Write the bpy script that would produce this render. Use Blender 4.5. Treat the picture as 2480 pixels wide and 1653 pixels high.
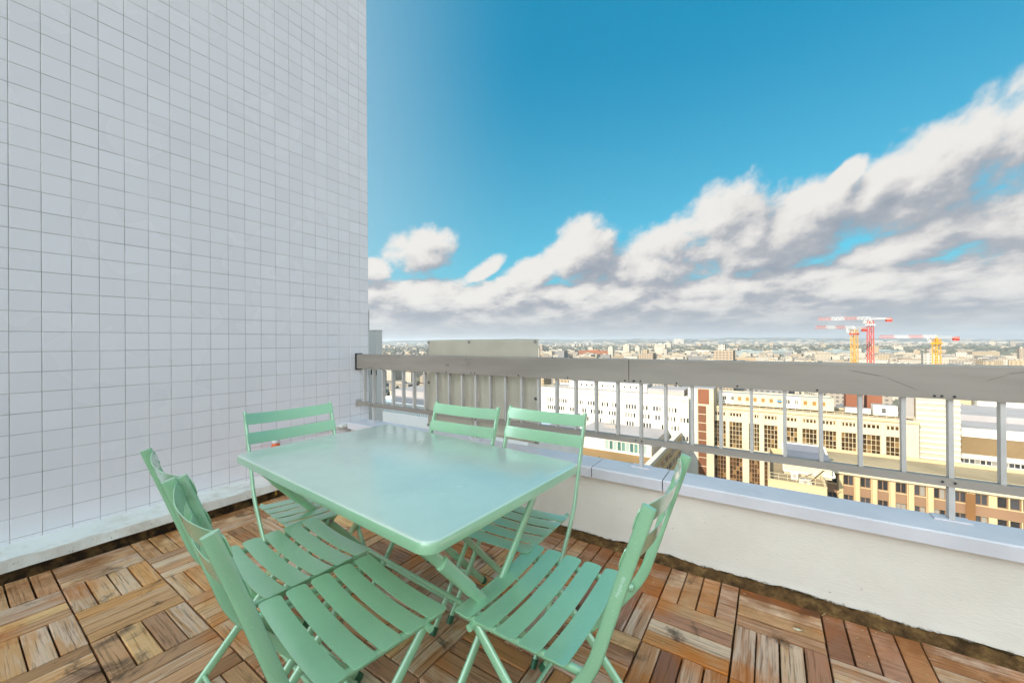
import bpy, bmesh, math, random
from mathutils import Vector, Matrix
random.seed(7)
for o in list(bpy.data.objects):
    bpy.data.objects.remove(o)
SC = bpy.context.scene
COL = SC.collection

# ---------------------------------------------------------------- camera
W0, H0, F0 = 2480.0, 1653.0, 934.11
YAW, PITCH, ROLL = -0.58935, 0.00199, -0.00718
CAM = Vector((2.84364, -1.85511, 1.2))
_cy, _sy, _cp, _sp = math.cos(YAW), math.sin(YAW), math.cos(PITCH), math.sin(PITCH)
_f = Vector((_sy*_cp, _cy*_cp, _sp)); _r = Vector((_cy, -_sy, 0)); _u = _r.cross(_f)
_cr, _sr = math.cos(ROLL), math.sin(ROLL)
_r, _u = _cr*_r + _sr*_u, -_sr*_r + _cr*_u
cd = bpy.data.cameras.new('camera'); cam = bpy.data.objects.new('camera', cd); COL.objects.link(cam)
M = Matrix.Identity(4)
for i in range(3):
    M[i][0], M[i][1], M[i][2], M[i][3] = _r[i], _u[i], -_f[i], CAM[i]
cam.matrix_world = M
cd.sensor_width = 36.0; cd.lens = F0/W0*36.0; cd.clip_start = 0.05; cd.clip_end = 40000
SC.camera = cam

def project(p):
    q = Vector(p) - CAM
    d = q.dot(_f)
    if d < 0.05: return None
    return (W0/2 + F0*q.dot(_r)/d, H0/2 - F0*q.dot(_u)/d, d)

# ---------------------------------------------------------------- light
SUN_AZ, SUN_EL = math.radians(196), math.radians(28)     # azimuth clockwise from +Y
sdir = Vector((math.sin(SUN_AZ)*math.cos(SUN_EL), math.cos(SUN_AZ)*math.cos(SUN_EL), math.sin(SUN_EL)))
ld = bpy.data.lights.new('sun', 'SUN'); ld.energy = 2.0; ld.angle = math.radians(0.5); ld.color = (1.0, 0.87, 0.68)
sun = bpy.data.objects.new('sun', ld); COL.objects.link(sun)
sun.rotation_euler = sdir.to_track_quat('Z', 'Y').to_euler(); sun.location = (0, -20, 40)

SC.view_settings.view_transform = 'Standard'
SC.view_settings.look = 'None'
SC.view_settings.exposure = 2.15
SC.view_settings.gamma = 1.0
SC.render.engine = 'CYCLES'
SC.cycles.max_bounces = 6; SC.cycles.diffuse_bounces = 4; SC.cycles.glossy_bounces = 3
SC.cycles.transmission_bounces = 3; SC.cycles.volume_bounces = 0; SC.cycles.caustics_reflective = False
SC.cycles.caustics_refractive = False

# ---------------------------------------------------------------- sky with clouds
class NT:
    """tiny helper for node trees"""
    def __init__(s, tree): s.t = tree; s.n = tree.nodes; s.l = tree.links
    def add(s, kind, **kw):
        n = s.n.new(kind)
        for k, v in kw.items(): setattr(n, k, v)
        return n
    def link(s, a, b): s.l.new(a, b)
    def put(s, sock, v):
        if isinstance(v, bpy.types.NodeSocket): s.l.new(v, sock)
        else: sock.default_value = v
    def math(s, op, a, b=0.0, c=0.0, clamp=False):
        n = s.n.new('ShaderNodeMath'); n.operation = op; n.use_clamp = clamp
        s.put(n.inputs[0], a); s.put(n.inputs[1], b); s.put(n.inputs[2], c)
        return n.outputs[0]
    def mapr(s, v, a, b, c=0.0, d=1.0, smooth=True):
        n = s.n.new('ShaderNodeMapRange'); n.clamp = True
        n.interpolation_type = 'SMOOTHSTEP' if smooth else 'LINEAR'
        s.put(n.inputs[0], v); n.inputs[1].default_value = a; n.inputs[2].default_value = b
        n.inputs[3].default_value = c; n.inputs[4].default_value = d
        return n.outputs[0]
    def noise(s, vec, scale, detail=2.0, rough=0.5, dist=0.0):
        n = s.n.new('ShaderNodeTexNoise'); s.put(n.inputs['Vector'], vec)
        n.inputs['Scale'].default_value = scale; n.inputs['Detail'].default_value = detail
        n.inputs['Roughness'].default_value = rough; n.inputs['Distortion'].default_value = dist
        return n.outputs['Fac']
    def mix(s, f, a, b, mode='MIX'):
        n = s.n.new('ShaderNodeMix'); n.data_type = 'RGBA'; n.blend_type = mode
        s.put(n.inputs[0], f); s.put(n.inputs[6], a); s.put(n.inputs[7], b)
        return n.outputs[2]
    def comb(s, x, y, z=0.0):
        n = s.n.new('ShaderNodeCombineXYZ'); s.put(n.inputs[0], x); s.put(n.inputs[1], y); s.put(n.inputs[2], z)
        return n.outputs[0]
    def scale(s, vec, sc):
        n = s.n.new('ShaderNodeMapping'); s.put(n.inputs[0], vec); n.inputs['Scale'].default_value = sc
        return n.outputs[0]
    def ramp(s, f, pts, interp='LINEAR'):
        n = s.n.new('ShaderNodeValToRGB'); n.color_ramp.interpolation = interp
        e = n.color_ramp.elements
        while len(e) < len(pts): e.new(0.5)
        for i, (p, c) in enumerate(pts):
            e[i].position = p; e[i].color = c if len(c) == 4 else (*c, 1)
        s.put(n.inputs[0], f)
        return n.outputs[0]

# cumulus heaps: azimuth, elevation, half width, half height (degrees), tilt
HEAPS = [(-46.5, 13.4, 5.2, 3.8, .22), (-54, 10, 3.5, 1.9, 0), (-31.0, 9.8, 5.6, 3.0, .30), (-37.5, 10.8, 3.4, 1.6, .55),
         (-23.5, 12.8, 5.8, 5.4, .18), (-12.5, 10.8, 9.5, 5.4, .22), (-3.4, 14.0, 6.6, 6.4, .18), (2.6, 13.6, 6.0, 5.6, .25),
         (6.8, 17.6, 2.4, 1.6, .5), (13.4, 15.6, 7.0, 4.8, .30), (20.5, 17.6, 6.6, 5.6, .25), (12.5, 9.2, 8.4, 2.6, .18),
         (19.5, 11.4, 8.0, 4.4, .18), (28, 15, 8, 6, .2), (40, 17, 9, 6, .1), (-64, 13, 6, 4, .2), (-75, 16, 7, 4, 0)]

def cloud_group():
    g = bpy.data.node_groups.new('cloud_density', 'ShaderNodeTree')
    g.interface.new_socket('P', in_out='INPUT', socket_type='NodeSocketVector')
    g.interface.new_socket('D', in_out='OUTPUT', socket_type='NodeSocketFloat')
    t = NT(g); gi = t.add('NodeGroupInput'); go = t.add('NodeGroupOutput')
    sp = t.add('ShaderNodeSeparateXYZ'); t.link(gi.outputs[0], sp.inputs[0])
    az, el = sp.outputs[0], sp.outputs[1]
    # slanted noise: clouds are drawn out up to the right
    elp = t.math('MULTIPLY', t.math('LOGARITHM', t.math('MAXIMUM', t.math('ADD', el, 3.5), 0.5), 2.71828), 15.0)
    sk = t.comb(t.math('SUBTRACT', az, t.math('MULTIPLY', el, 0.30)), elp)
    n1 = t.noise(t.scale(sk, (0.11, 0.175, 1)), 1.0, 9.0, 0.56, 0.1)
    n2 = t.noise(t.scale(sk, (0.42, 0.55, 1)), 1.0, 7.0, 0.6, 0.0)
    best = None
    for a, e, w, h, ti in HEAPS:
        dx = t.math('SUBTRACT', az, a); dy = t.math('SUBTRACT', t.math('SUBTRACT', el, e), t.math('MULTIPLY', dx, ti))
        q = t.math('ADD', t.math('POWER', t.math('DIVIDE', dx, w), 2.0), t.math('POWER', t.math('DIVIDE', dy, h), 2.0))
        v = t.math('SUBTRACT', 1.0, q)
        best = v if best is None else t.math('SMOOTH_MAX', best, v, 0.35)
    best = t.math('MAXIMUM', best, -1.2)
    # closed layer towards the horizon, broken away from the cumulus
    band = t.mapr(el, 6.0, 12.5, 1.1, -1.2, True)
    # unseen fields elsewhere (high and behind), thickened to whiten light on the terrace
    far = t.math('MULTIPLY', t.math('MAXIMUM', t.mapr(t.math('ABSOLUTE', t.math('ADD', az, 20)), 50.0, 85.0, 0.0, 1.0), t.mapr(el, 44.0, 62.0, 0.0, 1.0)), t.mapr(el, 25, 80, 0.95, 0.75))
    far = t.math('SUBTRACT', t.math('MULTIPLY', far, 1.5), 1.2)
    d = t.math('MAXIMUM', t.math('MAXIMUM', best, band), far)
    d = t.math('ADD', t.math('MULTIPLY', d, 0.80), t.math('MULTIPLY', t.math('SUBTRACT', n1, 0.5), 2.2))
    d = t.math('ADD', d, t.math('MULTIPLY', t.math('SUBTRACT', n2, 0.5), 0.9))
    t.link(d, go.inputs[0])
    return g

world = bpy.data.worlds.new('World'); SC.world = world; world.use_nodes = True
wt = NT(world.node_tree); wt.n.clear()
sky = wt.add('ShaderNodeTexSky', sky_type='NISHITA'); sky.sun_disc = False
sky.sun_elevation = SUN_EL; sky.sun_rotation = SUN_AZ; sky.altitude = 100; sky.air_density = 1.0; sky.dust_density = 1.6; sky.ozone_density = 1.2
skyc = wt.mix(1.0, sky.outputs[0], (0.10, 0.95, 0.98, 1), 'MULTIPLY')
bg1 = wt.add('ShaderNodeBackground'); bg1.inputs[1].default_value = 0.043
tc = wt.add('ShaderNodeTexCoord'); sx = wt.add('ShaderNodeSeparateXYZ'); wt.link(tc.outputs['Generated'], sx.inputs[0])
az = wt.math('DEGREES', wt.math('ARCTAN2', sx.outputs[0], sx.outputs[1]))
el = wt.math('DEGREES', wt.math('ARCSINE', sx.outputs[2]))
lower = wt.mix(wt.mapr(el, 8.0, 38.0), (0.75, 2.45, 3.3, 1), (0.0, 1.55, 2.85, 1))     # teal air, paler towards the cloud tops
skyc = wt.mix(0.62, skyc, lower); wt.link(skyc, bg1.inputs[0])
G = cloud_group()
def dens(da, de):
    n = wt.add('ShaderNodeGroup'); n.node_tree = G
    wt.link(wt.comb(wt.math('ADD', az, da), wt.math('ADD', el, de)), n.inputs[0])
    return n.outputs[0]
d0 = dens(0, 0); d1 = dens(-1.0, 1.5); d2 = dens(-3.0, 3.5)
mask = wt.mapr(d0, -0.12, 0.46)
lit = wt.math('SUBTRACT', d0, wt.math('ADD', wt.math('MULTIPLY', d1, 0.6), wt.math('MULTIPLY', d2, 0.4)))
lit = wt.mapr(wt.math('ADD', lit, wt.math('MULTIPLY', d0, -0.10)), -0.62, 0.5)
ccol = wt.ramp(lit, [(0.0, (0.30, 0.345, 0.41)), (0.42, (0.44, 0.46, 0.50)), (0.72, (0.68, 0.67, 0.66)), (1.0, (0.86, 0.84, 0.80))])
veil = wt.math('MULTIPLY', wt.mapr(wt.math('ABSOLUTE', wt.math('WRAP', wt.math('ADD', az, 156.0), 180.0, -180.0)), 126.0, 70.0, 0.0, 1.0), wt.mapr(el, 80.0, 30.0, 0.0, 0.85))
hazec = wt.mapr(el, 0.0, 6.0, 0.85, 0.0)
ccol = wt.mix(hazec, ccol, (0.47, 0.50, 0.535, 1))
bg2 = wt.add('ShaderNodeBackground'); wt.link(ccol, bg2.inputs[0]); 
# forward scattering, boosted on unseen sunward cloud and veil to light the terrace
vd = wt.add('ShaderNodeVectorMath', operation='DOT_PRODUCT'); wt.link(tc.outputs['Generated'], vd.inputs[0]); vd.inputs[1].default_value = sdir
fs = wt.math('POWER', wt.math('MAXIMUM', vd.outputs['Value'], 0.0), 2.0)
wt.link(wt.math('MULTIPLY', wt.math('ADD', 1.0, wt.math('MULTIPLY', fs, 7.0)), 0.225), bg2.inputs[1])
bg3 = wt.add('ShaderNodeBackground'); bg3.inputs[0].default_value = (0.62, 0.86, 0.96, 1)
wt.link(wt.math('MULTIPLY', wt.math('ADD', 1.0, wt.math('MULTIPLY', fs, 7.0)), 0.20), bg3.inputs[1])
mv = wt.add('ShaderNodeMixShader'); wt.link(veil, mv.inputs[0]); wt.link(bg1.outputs[0], mv.inputs[1]); wt.link(bg3.outputs[0], mv.inputs[2])
mx = wt.add('ShaderNodeMixShader'); wt.link(mask, mx.inputs[0]); wt.link(mv.outputs[0], mx.inputs[1]); wt.link(bg2.outputs[0], mx.inputs[2])
wo = wt.add('ShaderNodeOutputWorld'); wt.link(mx.outputs[0], wo.inputs[0])

# ---------------------------------------------------------------- mesh helpers
class MB:
    def __init__(s): s.v = []; s.f = []; s.m = []
    def quad(s, a, b, c, d, mi=0):
        i = len(s.v); s.v += [a, b, c, d]; s.f.append((i, i+1, i+2, i+3)); s.m.append(mi)
    def box(s, x0, x1, y0, y1, z0, z1, mi=0, skip=''):
        i = len(s.v)
        s.v += [(x0,y0,z0),(x1,y0,z0),(x1,y1,z0),(x0,y1,z0),(x0,y0,z1),(x1,y0,z1),(x1,y1,z1),(x0,y1,z1)]
        for k, f in (('b',(0,3,2,1)),('t',(4,5,6,7)),('f',(0,1,5,4)),('r',(1,2,6,5)),('k',(2,3,7,6)),('l',(3,0,4,7))):
            if k in skip: continue
            s.f.append(tuple(i+j for j in f)); s.m.append(mi)
        return s
    def cbox(s, x0, x1, y0, y1, z0, z1, c=0.003, mi=0):
        """box with chamfered vertical-and-top edges (chamfer on the top rim)"""
        i = len(s.v)
        s.v += [(x0,y0,z0),(x1,y0,z0),(x1,y1,z0),(x0,y1,z0),(x0,y0,z1-c),(x1,y0,z1-c),(x1,y1,z1-c),(x0,y1,z1-c),
                (x0+c,y0+c,z1),(x1-c,y0+c,z1),(x1-c,y1-c,z1),(x0+c,y1-c,z1)]
        for f in ((0,1,5,4),(1,2,6,5),(2,3,7,6),(3,0,4,7),(4,5,9,8),(5,6,10,9),(6,7,11,10),(7,4,8,11),(8,9,10,11)):
            s.f.append(tuple(i+j for j in f)); s.m.append(mi)
        return s
    def bar(s, p, q, w, h, up=(0,0,1), mi=0):
        p = Vector(p); q = Vector(q); d = (q-p).normalized(); u = Vector(up)
        a = d.cross(u)
        if a.length < 1e-4: a = d.cross(Vector((1,0,0)))
        a.normalize(); b = a.cross(d).normalized(); a *= w/2; b *= h/2
        i = len(s.v)
        for c in (p, q):
            for sa, sb in ((-1,-1),(1,-1),(1,1),(-1,1)): s.v.append(tuple(c + a*sa + b*sb))
        for f in ((0,1,2,3),(7,6,5,4),(0,4,5,1),(1,5,6,2),(2,6,7,3),(3,7,4,0)):
            s.f.append(tuple(i+j for j in f)); s.m.append(mi)
        return s
    def tube(s, pts, w, h, lat=(1,0,0), n=10, mi=0, sq=2.6):
        """sweep a flattened oval: w along lat, h across"""
        pts = [Vector(p) for p in pts]; L = Vector(lat).normalized(); base = len(s.v)
        for k, p in enumerate(pts):
            t = (pts[min(k+1, len(pts)-1)] - pts[max(k-1, 0)]).normalized()
            b = t.cross(L).normalized(); a = b.cross(t).normalized()
            for j in range(n):
                th = 2*math.pi*(j+0.5)/n; cx, sx_ = math.cos(th), math.sin(th)
                ex = math.copysign(abs(cx)**(2/sq), cx); ey = math.copysign(abs(sx_)**(2/sq), sx_)
                s.v.append(tuple(p + a*(w/2*ex) + b*(h/2*ey)))
        for k in range(len(pts)-1):
            for j in range(n):
                j2 = (j+1) % n
                s.f.append((base+k*n+j, base+k*n+j2, base+(k+1)*n+j2, base+(k+1)*n+j)); s.m.append(mi)
        s.f.append(tuple(base+j for j in reversed(range(n)))); s.m.append(mi)
        s.f.append(tuple(base+(len(pts)-1)*n+j for j in range(n))); s.m.append(mi)
        return s
    def disc(s, c, ax, r, h, n=12, mi=0):
        c = Vector(c); ax = Vector(ax).normalized(); a = ax.orthogonal().normalized(); b = ax.cross(a); base = len(s.v)
        for z in (0, h):
            for j in range(n):
                th = 2*math.pi*j/n; s.v.append(tuple(c + ax*z + a*r*math.cos(th) + b*r*math.sin(th)))
        for j in range(n):
            j2 = (j+1) % n; s.f.append((base+j, base+j2, base+n+j2, base+n+j)); s.m.append(mi)
        s.f.append(tuple(base+n+j for j in range(n))); s.m.append(mi)
        s.f.append(tuple(base+j for j in reversed(range(n)))); s.m.append(mi)
        return s
    def mesh(s, name, mats, smooth=False, angle=35):
        me = bpy.data.meshes.new(name); me.from_pydata(s.v, [], s.f)
        for m in (mats if isinstance(mats, (list, tuple)) else [mats]): me.materials.append(m)
        me.polygons.foreach_set('material_index', s.m)
        if smooth:
            me.polygons.foreach_set('use_smooth', [True]*len(s.f)); me.update()
            me.set_sharp_from_angle(angle=math.radians(angle))
        me.update(); return me
    def build(s, name, mats, parent=None, smooth=False, angle=35):
        return link(name, s.mesh(name, mats, smooth, angle), parent)

def link(name, data, parent=None, loc=None):
    o = bpy.data.objects.new(name, data); COL.objects.link(o)
    if parent: o.parent = parent
    if loc: o.location = loc
    return o
def tag(o, label=None, cat=None, group=None, kind=None):
    if label: o['label'] = label
    if cat: o['category'] = cat
    if group: o['group'] = group
    if kind: o['kind'] = kind
    return o
def thing(name, label, cat, loc=(0,0,0), rz=0.0, group=None):
    o = link(name, None); o.location = loc; o.rotation_euler = (0,0,rz); o.empty_display_size = 0.1
    return tag(o, label, cat, group)
def copy_tree(o, parent=None, kids=None):
    c = o.copy(); COL.objects.link(c)
    if parent: c.parent = parent
    for ch in [x for x in ALL() if x.parent == o]: copy_tree(ch, c)
    return c
def ALL(): return list(COL.objects)

# ---------------------------------------------------------------- materials
MATS = {}
def mat(name, col, rough=0.5, metal=0.0, spec=0.5, fn=None):
    if name in MATS: return MATS[name]
    m = bpy.data.materials.new(name); m.use_nodes = True
    t = NT(m.node_tree); b = t.n['Principled BSDF']
    b.inputs['Base Color'].default_value = (*col, 1); b.inputs['Roughness'].default_value = rough
    b.inputs['Metallic'].default_value = metal; b.inputs['Specular IOR Level'].default_value = spec
    if fn: fn(t, b)
    MATS[name] = m
    return m
def geo_pos(t): return t.add('ShaderNodeNewGeometry').outputs['Position']
def obj_co(t): return t.add('ShaderNodeTexCoord').outputs['Object']
def rnd(t):
    a = t.add('ShaderNodeObjectInfo').outputs['Random']; b = t.add('ShaderNodeNewGeometry').outputs['Random Per Island']
    return t.math('FRACT', t.math('ADD', a, b))
def bump(t, b, h, strength=0.3, dist=0.01):
    n = t.add('ShaderNodeBump'); n.inputs['Strength'].default_value = strength; n.inputs['Distance'].default_value = dist
    t.put(n.inputs['Height'], h); t.link(n.outputs[0], b.inputs['Normal'])
def vary(col, amt=0.12, scale=2.0, world=True, det=4.0):
    """base colour with soft blotchy wear"""
    def fn(t, b):
        p = geo_pos(t) if world else obj_co(t)
        n = t.noise(p, scale, det, 0.6)
        c = t.mix(t.mapr(n, 0.3, 0.7), tuple(x*(1-amt) for x in col)+(1,), tuple(min(1, x*(1+amt)) for x in col)+(1,))
        t.link(c, b.inputs['Base Color'])
    return fn

def f_green(col):
    def fn(t, b):
        p = geo_pos(t); n = t.noise(p, 5.0, 3.0, 0.6); n2 = t.noise(p, 180.0, 2.0, 0.5)
        c = t.mix(t.mapr(n, 0.3, 0.7), tuple(x*0.95 for x in col)+(1,), tuple(x*1.05 for x in col)+(1,))
        t.link(c, b.inputs['Base Color'])
        r = t.math('ADD', b.inputs['Roughness'].default_value, t.math('MULTIPLY', t.math('SUBTRACT', n, 0.5), 0.12))
        t.link(r, b.inputs['Roughness']); bump(t, b, n2, 0.06, 0.002)
        ring = t.mapr(t.math('ABSOLUTE', t.math('SUBTRACT', t.noise(p, 9.0, 3, 0.5, 0.3), 0.56)), 0.012, 0.0)
        spots = t.mapr(t.noise(p, 240.0, 1, 0.4), 0.70, 0.76)
        dust = t.math('MAXIMUM', t.math('MULTIPLY', ring, 0.10), t.math('MULTIPLY', spots, 0.30))
        c = t.mix(dust, c, (0.62, 0.62, 0.55, 1)); t.link(c, b.inputs['Base Color'])
        t.link(t.math('ADD', t.math('MULTIPLY', dust, 0.6), t.mapr(n, 0.3, 0.7, 0.12, 0.22)), b.inputs['Coat Roughness'])
        b.inputs['Coat Weight'].default_value = 1.0; b.inputs['Coat Roughness'].default_value = 0.16; b.inputs['Coat IOR'].default_value = 1.75; b.inputs['Specular IOR Level'].default_value = 0.8
    return fn
GREEN = (0.325, 0.585, 0.345); GTOP_SHEEN = (0.62, 0.735, 0.585)
m_green = mat('green_lacquer', GREEN, 0.36, 0, 0.5, f_green(GREEN))
m_top_sheen = mat('green_lacquer_sky_sheen', GTOP_SHEEN, 0.30, 0, 0.55, f_green(GTOP_SHEEN))  # same green lacquer, lightened to put sky reflection into the top's colour
m_cap = mat('dark_green_plastic', (0.03, 0.12, 0.06), 0.5)
m_logo = mat('pale_logo_print', (0.66, 0.80, 0.70), 0.5)
m_steel = mat('screw_steel', (0.42, 0.42, 0.42), 0.35, 0.9)
m_dark = mat('dark_screw', (0.03, 0.028, 0.026), 0.5)

def f_tile(t, b):
    r = rnd(t); p = geo_pos(t)
    c = t.mix(r, (0.835, 0.79, 0.81, 1), (0.875, 0.83, 0.85, 1))
    dirt = t.mapr(t.noise(t.scale(p, (1, 1.6, 0.4)), 1.0, 3, 0.5), 0.40, 0.80, 0.0, 0.12)
    c = t.mix(dirt, c, (0.56, 0.53, 0.49, 1))
    t.link(c, b.inputs['Base Color'])
    t.link(t.mapr(t.noise(p, 2.0, 2, 0.5), 0.3, 0.7, 0.20, 0.30), b.inputs['Roughness'])
    bump(t, b, t.noise(p, 5.0, 2, 0.5), 0.02, 0.01)
m_tile = mat('glazed_wall_tile', (0.7, 0.7, 0.74), 0.28, 0, 0.5, f_tile)
def f_grout(t, b):
    n = t.noise(geo_pos(t), 3.5, 5, 0.65)
    t.link(t.ramp(n, [(0.30, (0.26, 0.23, 0.20)), (0.50, (0.46, 0.43, 0.40)), (0.70, (0.68, 0.65, 0.63))]), b.inputs['Base Color'])
m_grout = mat('tile_grout', (0.3, 0.29, 0.27), 0.9, 0, 0.2, f_grout)

def f_wood(t, b):
    r = rnd(t); p = geo_pos(t); o = obj_co(t)
    off = t.comb(t.math('MULTIPLY', r, 37.0), t.math('MULTIPLY', r, 11.0), t.math('MULTIPLY', r, 5.0))
    va = t.add('ShaderNodeVectorMath', operation='ADD'); t.link(o, va.inputs[0]); t.link(off, va.inputs[1]); v = va.outputs[0]
    grain = t.noise(t.scale(v, (5, 130, 30)), 1.0, 6, 0.65, 0.6)
    streak = t.noise(t.scale(v, (3.2, 34, 8)), 1.0, 4, 0.6, 0.8)
    r2 = t.math('FRACT', t.math('MULTIPLY', r, 7.31))
    base = t.ramp(r, [(0.0, (0.20, 0.09, 0.05)), (0.18, (0.52, 0.29, 0.14)), (0.38, (0.36, 0.19, 0.13)), (0.55, (0.70, 0.47, 0.25)),
                      (0.72, (0.27, 0.145, 0.11)), (0.86, (0.58, 0.29, 0.10)), (1.0, (0.48, 0.29, 0.20))])
    # towards the tiled wall the boards are more yellow, towards the camera side more purple brown
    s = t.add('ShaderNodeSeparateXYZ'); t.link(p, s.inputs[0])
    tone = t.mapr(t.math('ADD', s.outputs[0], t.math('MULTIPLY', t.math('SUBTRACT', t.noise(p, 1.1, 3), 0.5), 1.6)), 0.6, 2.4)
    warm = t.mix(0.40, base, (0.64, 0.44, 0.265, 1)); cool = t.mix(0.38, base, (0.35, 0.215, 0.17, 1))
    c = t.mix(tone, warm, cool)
    # silver weathering along the grain
    c = t.mix(t.mapr(t.math('MULTIPLY', streak, t.math('ADD', 0.55, r2)), 0.44, 0.80, 0.0, 0.62), c, (0.62, 0.51, 0.42, 1))
    c = t.mix(t.mapr(grain, 0.48, 0.74, 0.0, 0.72), c, (0.085, 0.045, 0.028, 1))
    # rusty orange oil stains and dark damp blotches
    st = t.mapr(t.noise(p, 2.3, 5, 0.6, 0.4), 0.50, 0.68)
    c = t.mix(t.math('MULTIPLY', st, 0.56), c, (0.46, 0.155, 0.022, 1))
    dk = t.mapr(t.noise(p, 4.2, 6, 0.65, 0.6), 0.57, 0.71)
    c = t.mix(t.math('MULTIPLY', dk, 0.8), c, (0.05, 0.028, 0.018, 1))
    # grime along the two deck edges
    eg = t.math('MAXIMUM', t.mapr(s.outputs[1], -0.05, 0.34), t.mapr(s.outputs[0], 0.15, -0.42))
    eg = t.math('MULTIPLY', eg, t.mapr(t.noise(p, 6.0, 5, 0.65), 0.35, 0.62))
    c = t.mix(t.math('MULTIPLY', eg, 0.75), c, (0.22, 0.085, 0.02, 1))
    hsv = t.add('ShaderNodeHueSaturation'); hsv.inputs['Saturation'].default_value = 1.05; hsv.inputs['Value'].default_value = 1.5
    gm = t.add('ShaderNodeGamma'); gm.inputs[1].default_value = 1.32; t.link(c, gm.inputs[0])
    t.link(gm.outputs[0], hsv.inputs['Color']); c = hsv.outputs[0]
    t.link(c, b.inputs['Base Color'])
    t.link(t.mapr(grain, 0.3, 0.7, 0.45, 0.72), b.inputs['Roughness'])
    bump(t, b, t.math('SUBTRACT', streak, t.math('MULTIPLY', grain, 0.9)), 0.5, 0.004)
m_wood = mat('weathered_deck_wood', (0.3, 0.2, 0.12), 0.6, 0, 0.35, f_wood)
def f_soil(t, b):
    p = geo_pos(t); n = t.noise(p, 16, 6, 0.7)
    t.link(t.ramp(n, [(0.3, (0.035, 0.020, 0.010)), (0.5, (0.13, 0.066, 0.024)), (0.68, (0.27, 0.155, 0.055)), (0.8, (0.12, 0.11, 0.03))]), b.inputs['Base Color'])
    bump(t, b, t.noise(p, 60, 5, 0.7), 0.9, 0.012)
m_soil = mat('dirty_screed', (0.08, 0.05, 0.02), 0.9, 0, 0.2, f_soil)

def f_render(t, b):
    p = geo_pos(t); s = t.add('ShaderNodeSeparateXYZ'); t.link(p, s.inputs[0])
    n = t.noise(p, 3.0, 6, 0.6); fine = t.noise(t.scale(p, (40, 40, 110)), 1.0, 4, 0.6)
    c = t.mix(t.mapr(n, 0.3, 0.7), (0.73, 0.645, 0.56, 1), (0.79, 0.71, 0.625, 1))
    # little scuffs and nicks
    nick = t.mapr(t.noise(t.scale(p, (55, 55, 80)), 1.0, 2, 0.4), 0.745, 0.77)
    c = t.mix(t.math('MULTIPLY', nick, 0.5), c, (0.24, 0.20, 0.16, 1))
    # ragged wet dirt along the foot
    h = t.math('ADD', s.outputs[2], t.math('MULTIPLY', t.math('SUBTRACT', t.noise(p, 22, 5, 0.7), 0.5), 0.05))
    foot = t.mapr(h, 0.018, 0.004)
    c = t.mix(foot, c, (0.075, 0.045, 0.015, 1))
    t.link(c, b.inputs['Base Color']); bump(t, b, fine, 0.35, 0.004)
m_render = mat('cream_wall_render', (0.6, 0.55, 0.48), 0.85, 0, 0.25, f_render)
m_coping = mat('grey_coping_metal', (0.50, 0.51, 0.55), 0.42, 0.0, 0.5, vary((0.66, 0.62, 0.64), 0.07, 3.0))
SCUFFS = [((3.145, 1.0598), (3.263, 1.0363), 0.0035, 0.6), ((3.263, 1.0363), (3.369, 0.9824), 0.003, 0.55), ((3.561, 1.0293), (3.62, 1.0566), 0.003, 0.4), ((3.616, 1.0613), (3.682, 1.0735), 0.006, 0.35), ((0.613, 1.0174), (0.654, 1.0151), 0.011, 0.55)]
def f_rail(t, b):
    p = geo_pos(t); n = t.noise(t.scale(p, (1.2, 1, 9)), 1.0, 5, 0.6)
    c = t.mix(t.mapr(n, 0.3, 0.7), (0.295, 0.25, 0.212, 1), (0.375, 0.32, 0.274, 1))
    sm = t.mapr(t.noise(t.scale(p, (3.2, 1, 8.0)), 1.0, 5, 0.68, 1.2), 0.62, 0.76)
    c = t.mix(t.math('MULTIPLY', sm, 0.5), c, (0.14, 0.125, 0.115, 1))
    sx = t.add('ShaderNodeSeparateXYZ'); t.link(p, sx.inputs[0])
    for (x0, z0), (x1, z1), w, k_ in SCUFFS:
        u = t.math('DIVIDE', t.math('SUBTRACT', sx.outputs[0], x0), x1-x0)
        zz = t.math('ADD', z0, t.math('MULTIPLY', u, z1-z0))
        zz = t.math('ADD', zz, t.math('MULTIPLY', t.math('SUBTRACT', t.noise(p, 14, 3), 0.5), 0.006))
        m1 = t.mapr(t.math('ABSOLUTE', t.math('SUBTRACT', sx.outputs[2], zz)), w, w*0.25, 0.0, 1.0)
        m2 = t.math('MULTIPLY', t.mapr(u, -0.1, 0.25, 0.0, 1.0), t.mapr(u, 1.1, 0.8, 0.0, 1.0))
        c = t.mix(t.math('MULTIPLY', t.math('MULTIPLY', m1, m2), k_), c, (0.09, 0.085, 0.08, 1))
    t.link(c, b.inputs['Base Color']); t.link(t.mapr(n, 0.3, 0.7, 0.5, 0.66), b.inputs['Roughness'])
m_rail = mat('grey_painted_aluminium', (0.28, 0.26, 0.24), 0.55, 0.15, 0.4, f_rail)
m_bar = mat('pale_grey_bar', (0.36, 0.345, 0.34), 0.5, 0.2, 0.4, vary((0.58, 0.535, 0.50), 0.12, 4.0))
def f_cloth(t, b):
    p = geo_pos(t)
    c = t.mix(t.mapr(t.noise(p, 5, 4), 0.3, 0.7), (0.80, 0.73, 0.63, 1), (0.87, 0.80, 0.70, 1))
    t.link(c, b.inputs['Base Color'])
    b.inputs['Transmission Weight'].default_value = 0.0
    b.inputs['Subsurface Weight'].default_value = 0.0
    tr = t.add('ShaderNodeBsdfTranslucent'); t.link(c, tr.inputs[0])
    mxs = t.add('ShaderNodeMixShader'); mxs.inputs[0].default_value = 0.72
    t.link(b.outputs[0], mxs.inputs[1]); t.link(tr.outputs[0], mxs.inputs[2])
    t.link(mxs.outputs[0], t.n['Material Output'].inputs[0])
m_cloth = mat('taupe_screen_cloth', (0.55, 0.5, 0.42), 0.8, 0, 0.2, f_cloth)
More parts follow.
